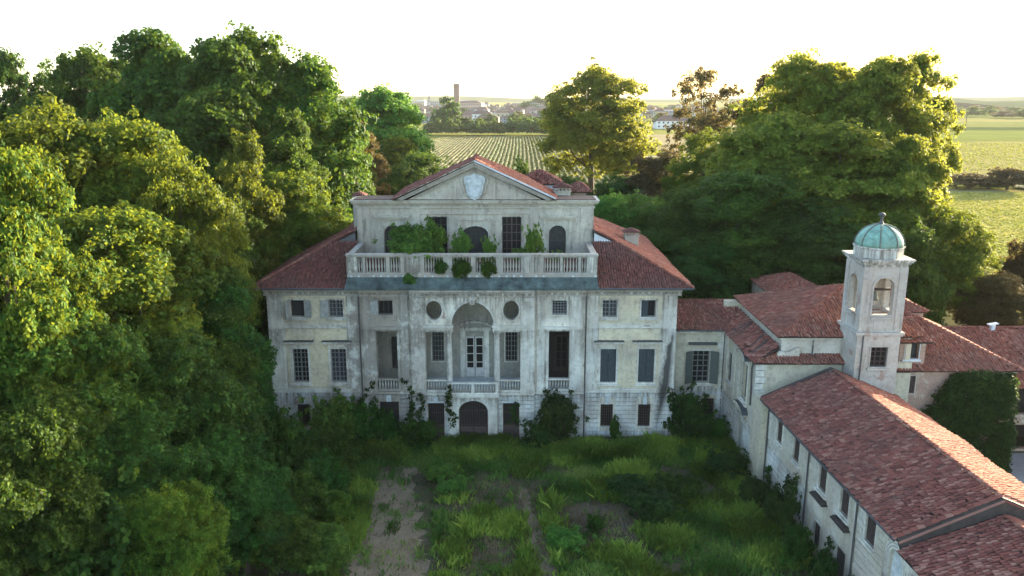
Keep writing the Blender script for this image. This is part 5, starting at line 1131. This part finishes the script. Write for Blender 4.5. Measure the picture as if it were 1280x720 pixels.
# ================================================================== COURTYARD WEEDS AND GRASS
from mathutils import noise as mn
def blades(name, region, n, hmin, hmax, mat, seed, dens, label, per=5, w=.05, spread=.16):
    rng = np.random.RandomState(seed); P = []
    while len(P) < n:
        x = rng.uniform(region[0], region[1]); y = rng.uniform(region[2], region[3])
        if rng.rand() < dens(x, y): P.append((x, y))
    P = np.array(P); hh = np.array([.6 + .8 * (mn.noise((p[0] * .5, p[1] * .5, 3.)) + .5) for p in P])
    k_ = per; B = np.repeat(P, k_, 0) + rng.normal(0, spread, (n * k_, 2)); h = (hmin + (hmax - hmin) * rng.rand(n * k_)) * np.repeat(hh, k_)
    a = rng.rand(n * k_) * 6.28; lean = rng.normal(0, .35, (n * k_, 2)) * h[:, None]; ww = w * (.6 + .8 * rng.rand(n * k_))
    V = np.zeros((n * k_, 4, 3)); dx = np.cos(a) * ww; dy = np.sin(a) * ww
    V[:, 0, 0] = B[:, 0] - dx * .5; V[:, 0, 1] = B[:, 1] - dy * .5
    V[:, 2, 0] = B[:, 0] + lean[:, 0]; V[:, 2, 1] = B[:, 1] + lean[:, 1]; V[:, 2, 2] = h
    V[:, 1, 0] = B[:, 0] + lean[:, 0] * .4 + dx; V[:, 1, 1] = B[:, 1] + lean[:, 1] * .4 + dy; V[:, 1, 2] = h * .55
    V[:, 3, 0] = B[:, 0] + lean[:, 0] * .4 - dx; V[:, 3, 1] = B[:, 1] + lean[:, 1] * .4 - dy; V[:, 3, 2] = h * .5
    tn = np.array([mn.noise((p[0] * .35 + 7, p[1] * .35, 0)) * .9 + .45 for p in P])
    link(name, bulk(name, V, [(0, 1, 2, 3)], mat, np.clip(np.repeat(tn, k_) + rng.normal(0, .15, n * k_), 0, 1)), None, kind='stuff', label=label, category='grass')
def on_path(x, y):
    if -11.2 < x < -4.6 and y < 60:
        c_ = -8.0 - .1 * (y - 50) * .35; return abs(x - c_) < 2.5
    c2 = 2.2 - (y - 44) * .1
    if y < 57 and abs(x - c2) < .8: return True
    return (x - 6.6) ** 2 / 8 + (y - 52) ** 2 / 5 < 1
def dens(x, y):
    if on_path(x, y): return .03 if not (x < -4.5) else .03 + .3 * (mn.noise((x * .9, y * .6, 9.)) > .3)
    if x > 18.6 and y < 68: return 0
    n1 = mn.noise((x * .22, y * .22, 1.7)) + .5 * mn.noise((x * .7, y * .7, 4.))
    d = .16 + n1 * 1.9
    if y > 60: d += .6
    if x > 9: d += .35
    if x < -11: d += .3
    if -4.8 < x < 2.0 and y < 56: d -= .12
    return max(.05, min(1, d))
blades('grass', (-24, 19, 40, 65.2), 19000, .15, .5, M['grass'], 21, dens, 'green grass and weeds covering the courtyard', w=.045, per=6)
blades('tall_weeds', (-12, 19, 42, 65), 5600, .3, .85, M['weed'], 22, lambda x, y: 0 if on_path(x, y) else max(0, 1.6 * (mn.noise((x * .33 + 9, y * .33, 2.)) - .02) + (.3 if y > 61 else 0)), 'tall bright weeds standing in clumps in the courtyard', per=14, w=.075, spread=.28)
blades('dry_grass', (-12, 18, 42, 62), 2200, .1, .35, M['grass_dry'], 23, lambda x, y: .7 if (x - 6.6) ** 2 / 14 + (y - 52) ** 2 / 8 < 1 else (.5 if -5 < x < 4 and y < 57 else .15), 'dry pale grass on the bare patches', per=6, w=.03)
blades('lawn_grass', (-40, -20, 62, 96), 9000, .1, .35, M['grass'], 24, lambda x, y: 1, 'mown-looking grass left of the villa', per=4, w=.08, spread=.4)

# ================================================================== FIELDS BEYOND
k = N('stubble_soil'); c = k.coord(); M['soil'] = k.done(k.mix(k.ramp(k.noise(c, .03, 6, .7), [(.4, 0.), (.6, 1.)]), (.24, .215, .065), (.17, .18, .045)), 1.0, spec=0)
fld = blob_sheet('crop_field', [(-78, 420), (-58, 345), (-40, 260), (35, 260), (36, 600), (-50, 610)], .03, M['soil'], .8, 60, kind='structure')
rng = np.random.RandomState(31)
for i in range(56):
    x0 = -74 + i * 2.0; V = []
    ys = 262 if x0 > -40 else 262 + (-40 - x0) * 4.2; ye = 598 if x0 > -48 else 598 - (-48 - x0) * 5
    if ye - ys < 30: continue
    m = MB(); n = int((ye - ys) / 5); prev = None
    for j in range(n + 1):
        y = ys + (ye - ys) * j / n; hh = .7 + .35 * rng.rand(); w_ = .42 + .3 * rng.rand(); xx = x0 + rng.normal(0, .12) + 3.5 * math.sin((y - 260) / 340 * 1.6)
        o = len(m.v); m.v += [(xx - w_, y, .03), (xx - w_ * .6, y, hh), (xx + w_ * .6, y, hh * .95), (xx + w_, y, .03)]
        if j: m.f += [(o - 4, o - 3, o + 1, o), (o - 3, o - 2, o + 2, o + 1), (o - 2, o - 1, o + 3, o + 2)]
    m.build('crop_row', M['crop'], fld)
far_f = blob_sheet('corn_field', [(55, 132), (62, 250), (420, 250), (300, 100), (70, 100)], .03, M['soil'], .5, 60, kind='structure')
def crop(name, region, n, h, size, label, seed, ok):
    rng = np.random.RandomState(seed); P = np.stack([rng.uniform(region[0], region[1], n), rng.uniform(region[2], region[3], n), np.full(n, h * .6)], 1)
    P[:, 0] = np.round(P[:, 0] / 1.6) * 1.6 + rng.normal(0, .2, n); P = P[[ok(p[0], p[1]) for p in P]]
    link(name, leaves(name, P, np.full(len(P), h * .6), np.tile([0, 0, 1.], (len(P), 1)), 5, size, M['crop'], rng), None, kind='stuff', label=label, category='crop')
crop('corn', (60, 260, 110, 250), 34000, .22, .42, 'yellow-green corn standing in the field right of the trees', 41, lambda x, y: x < y * .95 and x > y * .42)
crop('far_corn', (140, 520, 290, 520), 16000, .25, .8, 'pale green crop in the far fields on the right', 42, lambda x, y: x < y * .95 and x > y * .45)
strip = [('field_strip', [(110, 262), (150, 290), (420, 290), (420, 262)], (.12, .14, .04)), ('field_strip', [(220, 540), (560, 540), (640, 700), (250, 700)], (.15, .17, .05)), ('field_strip', [(280, 720), (800, 720), (900, 790), (300, 790)], (.07, .09, .035)),
         ('field_strip', [(300, 800), (900, 800), (1100, 960), (330, 960)], (.16, .17, .06)), ('field_strip', [(-60, 655), (45, 655), (50, 790), (-70, 790)], (.17, .19, .07)), ('field_strip', [(90, 420), (140, 430), (150, 640), (60, 640)], (.26, .22, .13)),
         ('field_strip', [(-120, 380), (-76, 370), (-62, 520), (-110, 520)], (.26, .20, .12)), ('field_strip', [(40, 800), (260, 800), (300, 1000), (40, 1000)], (.20, .18, .09)), ('dirt_lane', [(60, 396), (140, 404), (140, 410), (60, 402)], (.36, .31, .24))]
for i, (nm, pts, col) in enumerate(strip): blob_sheet(nm, pts, .05 + .01 * i, simple('field_%s' % 'abcdefghi'[i], col, 1.0, var=.3, scale=.03, spec=0), 1.0, 40, kind='structure')
# hedges and trees far away: each a tree of its own
random.seed(77)
def fartree(x, y, h, w, mat, label, group, nm='tree'):
    return tree('far', x, y, h, w, label, mat, group=group, bare=True, name=nm)
for i in range(42):
    x = -62 + i * 2.8 + random.uniform(-.8, .8); fartree(x, 625 + random.uniform(-9, 14), random.uniform(7, 13), random.uniform(7, 12), random.choice(['leaf', 'leaf_deep']), 'small tree in the long hedge between crop field and town', 'hedge trees beyond the crop field')
for i in range(18):
    fartree(-72 - random.uniform(-6, 26), 470 + random.uniform(0, 120), random.uniform(9, 17), random.uniform(10, 16), random.choice(['leaf_bright', 'leaf_yellow', 'leaf']), 'sunlit tree in the clump left of the crop field', 'trees left of the crop field')
fartree(-50, 640, 26, 19, 'leaf_deep', 'single tall dark tree rising from the hedge before the town', None); fartree(-57, 640, 18, 12, 'leaf_deep', 'lower dark tree leaning on the single tall one', None)
for i in range(110):
    y = random.uniform(740, 1650); x = random.uniform(-.16, .24) * y; fartree(x, y, random.uniform(7, 13), random.uniform(9, 16), random.choice(['leaf', 'leaf_deep', 'leaf_brown']), 'distant tree scattered among the town houses', 'trees scattered in the town')
rk = np.random.RandomState(4); kx = rk.uniform(-1, 1, 420); kz = (6 + 26 * (1 - kx * kx) * (.8 + .2 * np.sin(kx * 14))) * rk.rand(420) ** .4
Pk = np.stack([62 + kx * 52, 1500 + rk.normal(0, 14, 420), kz], 1)
link('wooded_knoll', leaves('wooded_knoll', Pk, np.full(420, 4.5), np.tile([0, -.5, .8], (420, 1)), 16, 3.2, M['leaf_deep'], rk), None, kind='stuff', label='dark wooded knoll to the right of the distant town', category='wood')
for i in range(30):
    y = random.uniform(1050, 1700); x = random.uniform(.5, .8) * y; fartree(x, y, random.uniform(7, 14), random.uniform(16, 34), random.choice(['leaf', 'leaf_brown']), 'far tree in the hedgerows of the right-hand plain', 'hedgerow trees of the right plain')
# the town
def house(x, y, w, d, h, rh_, wm, rm, label, cat='house', group=None, nm='house', rows=2):
    o = thing(nm, label, cat, (x, y, 0), random.uniform(-.3, .3), group)
    MB().box(-w / 2, w / 2, -d / 2, d / 2, -1, h).build('wall', wm, o)
    m = MB(); e = .6
    if rh_ > 0:
        m.add([(-w / 2 - e, -d / 2 - e, h), (w / 2 + e, -d / 2 - e, h), (w / 2 + e, d / 2 + e, h), (-w / 2 - e, d / 2 + e, h), (-w * .25, 0, h + rh_), (w * .25, 0, h + rh_)], [(0, 1, 5, 4), (1, 2, 5), (2, 3, 4, 5), (3, 0, 4), (3, 2, 1, 0)])
    else: m.box(-w / 2 - .2, w / 2 + .2, -d / 2 - .2, d / 2 + .2, h, h + .6)
    m.build('roof', rm, o)
    m = MB(); n = max(2, int(w / 4))
    for r_ in range(rows):
        for i in range(n):
            x_ = -w / 2 + w * (i + .5) / n; z = h * (r_ + .35) / rows; m.box(x_ - .7, x_ + .7, -d / 2 - .05, -d / 2 + .3, z, z + min(1.6, h / rows * .5))
    m.build('windows', M['glass'], o, kind='stuff'); return o
wmats = [simple('town_render_' + n_, c_, .9, var=.15, scale=.3) for n_, c_ in (('white', (.60, .58, .54)), ('cream', (.34, .30, .23)), ('pink', (.30, .21, .17)), ('grey', (.22, .22, .22)), ('ochre', (.32, .25, .13)))]
troof = simple('town_roof', (.13, .075, .06), .9, var=.4, scale=.3); tgrey = simple('town_grey_roof', (.3, .3, .3), .8)
random.seed(5)
for i in range(270):
    y = 880 + 1300 * random.random() ** 1.2; x = random.uniform(-.19, .25) * y if i > 60 else random.uniform(-.13, .06) * y
    house(x, y, random.uniform(11, 20), random.uniform(8, 12), random.uniform(6, 11), random.uniform(1.8, 3.4), random.choice(wmats), troof, 'small pale house with tiled roof in the distant town', group='small houses of the distant town')
for i in range(24):
    y = random.uniform(1350, 2100); x = random.uniform(-.15, -.06) * y if i < 15 else random.uniform(-.02, .10) * y
    house(x, y, random.uniform(16, 30), 13, random.uniform(11, 19), 0, random.choice(wmats), tgrey, 'flat-roofed apartment block in the distant town', 'apartment block', 'apartment blocks of the distant town', 'apartment_block', 4)
house(-60, 790, 34, 14, 6, 3, wmats[0], tgrey, 'long white shed before the town', 'shed', None, 'shed', 1)
house(-24, 830, 22, 12, 8, 3, wmats[4], troof, 'ochre house standing before the town', 'house'); house(-34, 905, 24, 12, 10, 4, wmats[0], troof, 'tall white house in the front of the town', 'house')
house(150, 760, 34, 14, 7, 5, wmats[0], troof, 'white farmhouse with hipped roof alone in the right fields', 'farmhouse', None, 'farmhouse')
house(150, 1150, 60, 20, 16, 0, wmats[3], tgrey, 'big grey factory block behind the lone farmhouse', 'factory', None, 'factory', 3); house(215, 1180, 70, 20, 9, 0, wmats[3], tgrey, 'low factory hall beside the big grey block', 'factory', None, 'factory', 2)
house(-77, 1500, 50, 20, 17, 4, wmats[2], troof, 'large brick church hall beside the brick tower', 'church', None, 'church', 3)
tw = thing('brick_tower', 'tall square brick tower rising above the distant town', 'tower', (-101, 1500, 0))
m = MB(); m.box(-5, 5, -5, 5, -1, 46); m.build('shaft', simple('tower_brick', (.15, .085, .065), .9, var=.3, scale=.4), tw); m = MB(); m.box(-5.8, 5.8, -5.8, 5.8, 46, 48)
for x in (-5, -1.6, 1.8): m.box(x, x + 3.2, -5.8, 5.8, 48, 51)
m.build('battlement', simple('tower_brick_top', (.15, .09, .07), .9), tw)
ms = thing('lattice_mast', 'thin lattice mast left of the brick tower', 'mast', (-131, 1300, 0)); m = MB()
for sx_, sy in ((-1, -1), (1, -1), (1, 1), (-1, 1)): m.tube([(sx_ * 3, sy * 3, 0), (0, 0, 46)], [.5, .25], 4)
for z in range(4, 44, 5): r_ = 3 * (1 - z / 46); m.tube([(-r_, -r_, z), (r_, r_, z + 4)], [.25, .25], 4); m.tube([(r_, -r_, z), (-r_, r_, z + 4)], [.25, .25], 4)
m.build('lattice', M['lattice'], ms)
for i, (u, Y) in enumerate(((1172, 640), (1208, 700))):
    p = at(u, 150, Y=Y); o = thing('power_pole', ['wooden power pole in the right fields, nearer one', 'wooden power pole in the right fields, farther one'][i], 'pole', (p.x, Y, 0)); MB().tube([(0, 0, -.5), (0, 0, 14)], [.35, .25], 6).build('pole', M['bark'], o); MB().box(-1.6, 1.6, -.1, .1, 12.6, 12.9).build('crossarm', M['bark'], o)
# low hills on the horizon
def hills(name, y, x0, x1, h, seed):
    m = MB(); n = 70; rng = random.Random(seed); ph = [rng.uniform(0, 6.28) for _ in range(4)]
    for i in range(n + 1):
        t = i / n; z = h * (.55 + .25 * math.sin(t * 9 + ph[0]) + .14 * math.sin(t * 23 + ph[1]) + .08 * math.sin(t * 51 + ph[2])); x = x0 + (x1 - x0) * t
        m.v += [(x, y - 500, -2), (x, y, z), (x, y + 900, -2)]
        if i: o = len(m.v) - 6; m.f += [(o, o + 3, o + 4, o + 1), (o + 1, o + 4, o + 5, o + 2)]
    m.build(name, simple(name + '_woodland', (.06, .08, .04), 1.0, var=.4, scale=.01, spec=0), kind='structure', smooth=True)
hills('hills', 2600, 900, 3400, 34, 1); hills('hills', 4300, -2800, 3800, 40, 2); hills('hills', 2100, 1100, 2900, 20, 3)
# ------------------------------------------------------------------ haze: one closed box of thin air
hm = bpy.data.materials.new('air'); hm.use_nodes = True; t_ = hm.node_tree; t_.nodes.remove(t_.nodes['Principled BSDF'])
pv = t_.nodes.new('ShaderNodeVolumePrincipled'); pv.inputs['Color'].default_value = (.96, .95, .92, 1); pv.inputs['Density'].default_value = HAZE; pv.inputs['Anisotropy'].default_value = .1
t_.links.new(pv.outputs[0], t_.nodes['Material Output'].inputs['Volume'])
MB().box(-14500, 14500, -400, 14500, -3, 58).build('haze', hm, kind='stuff')
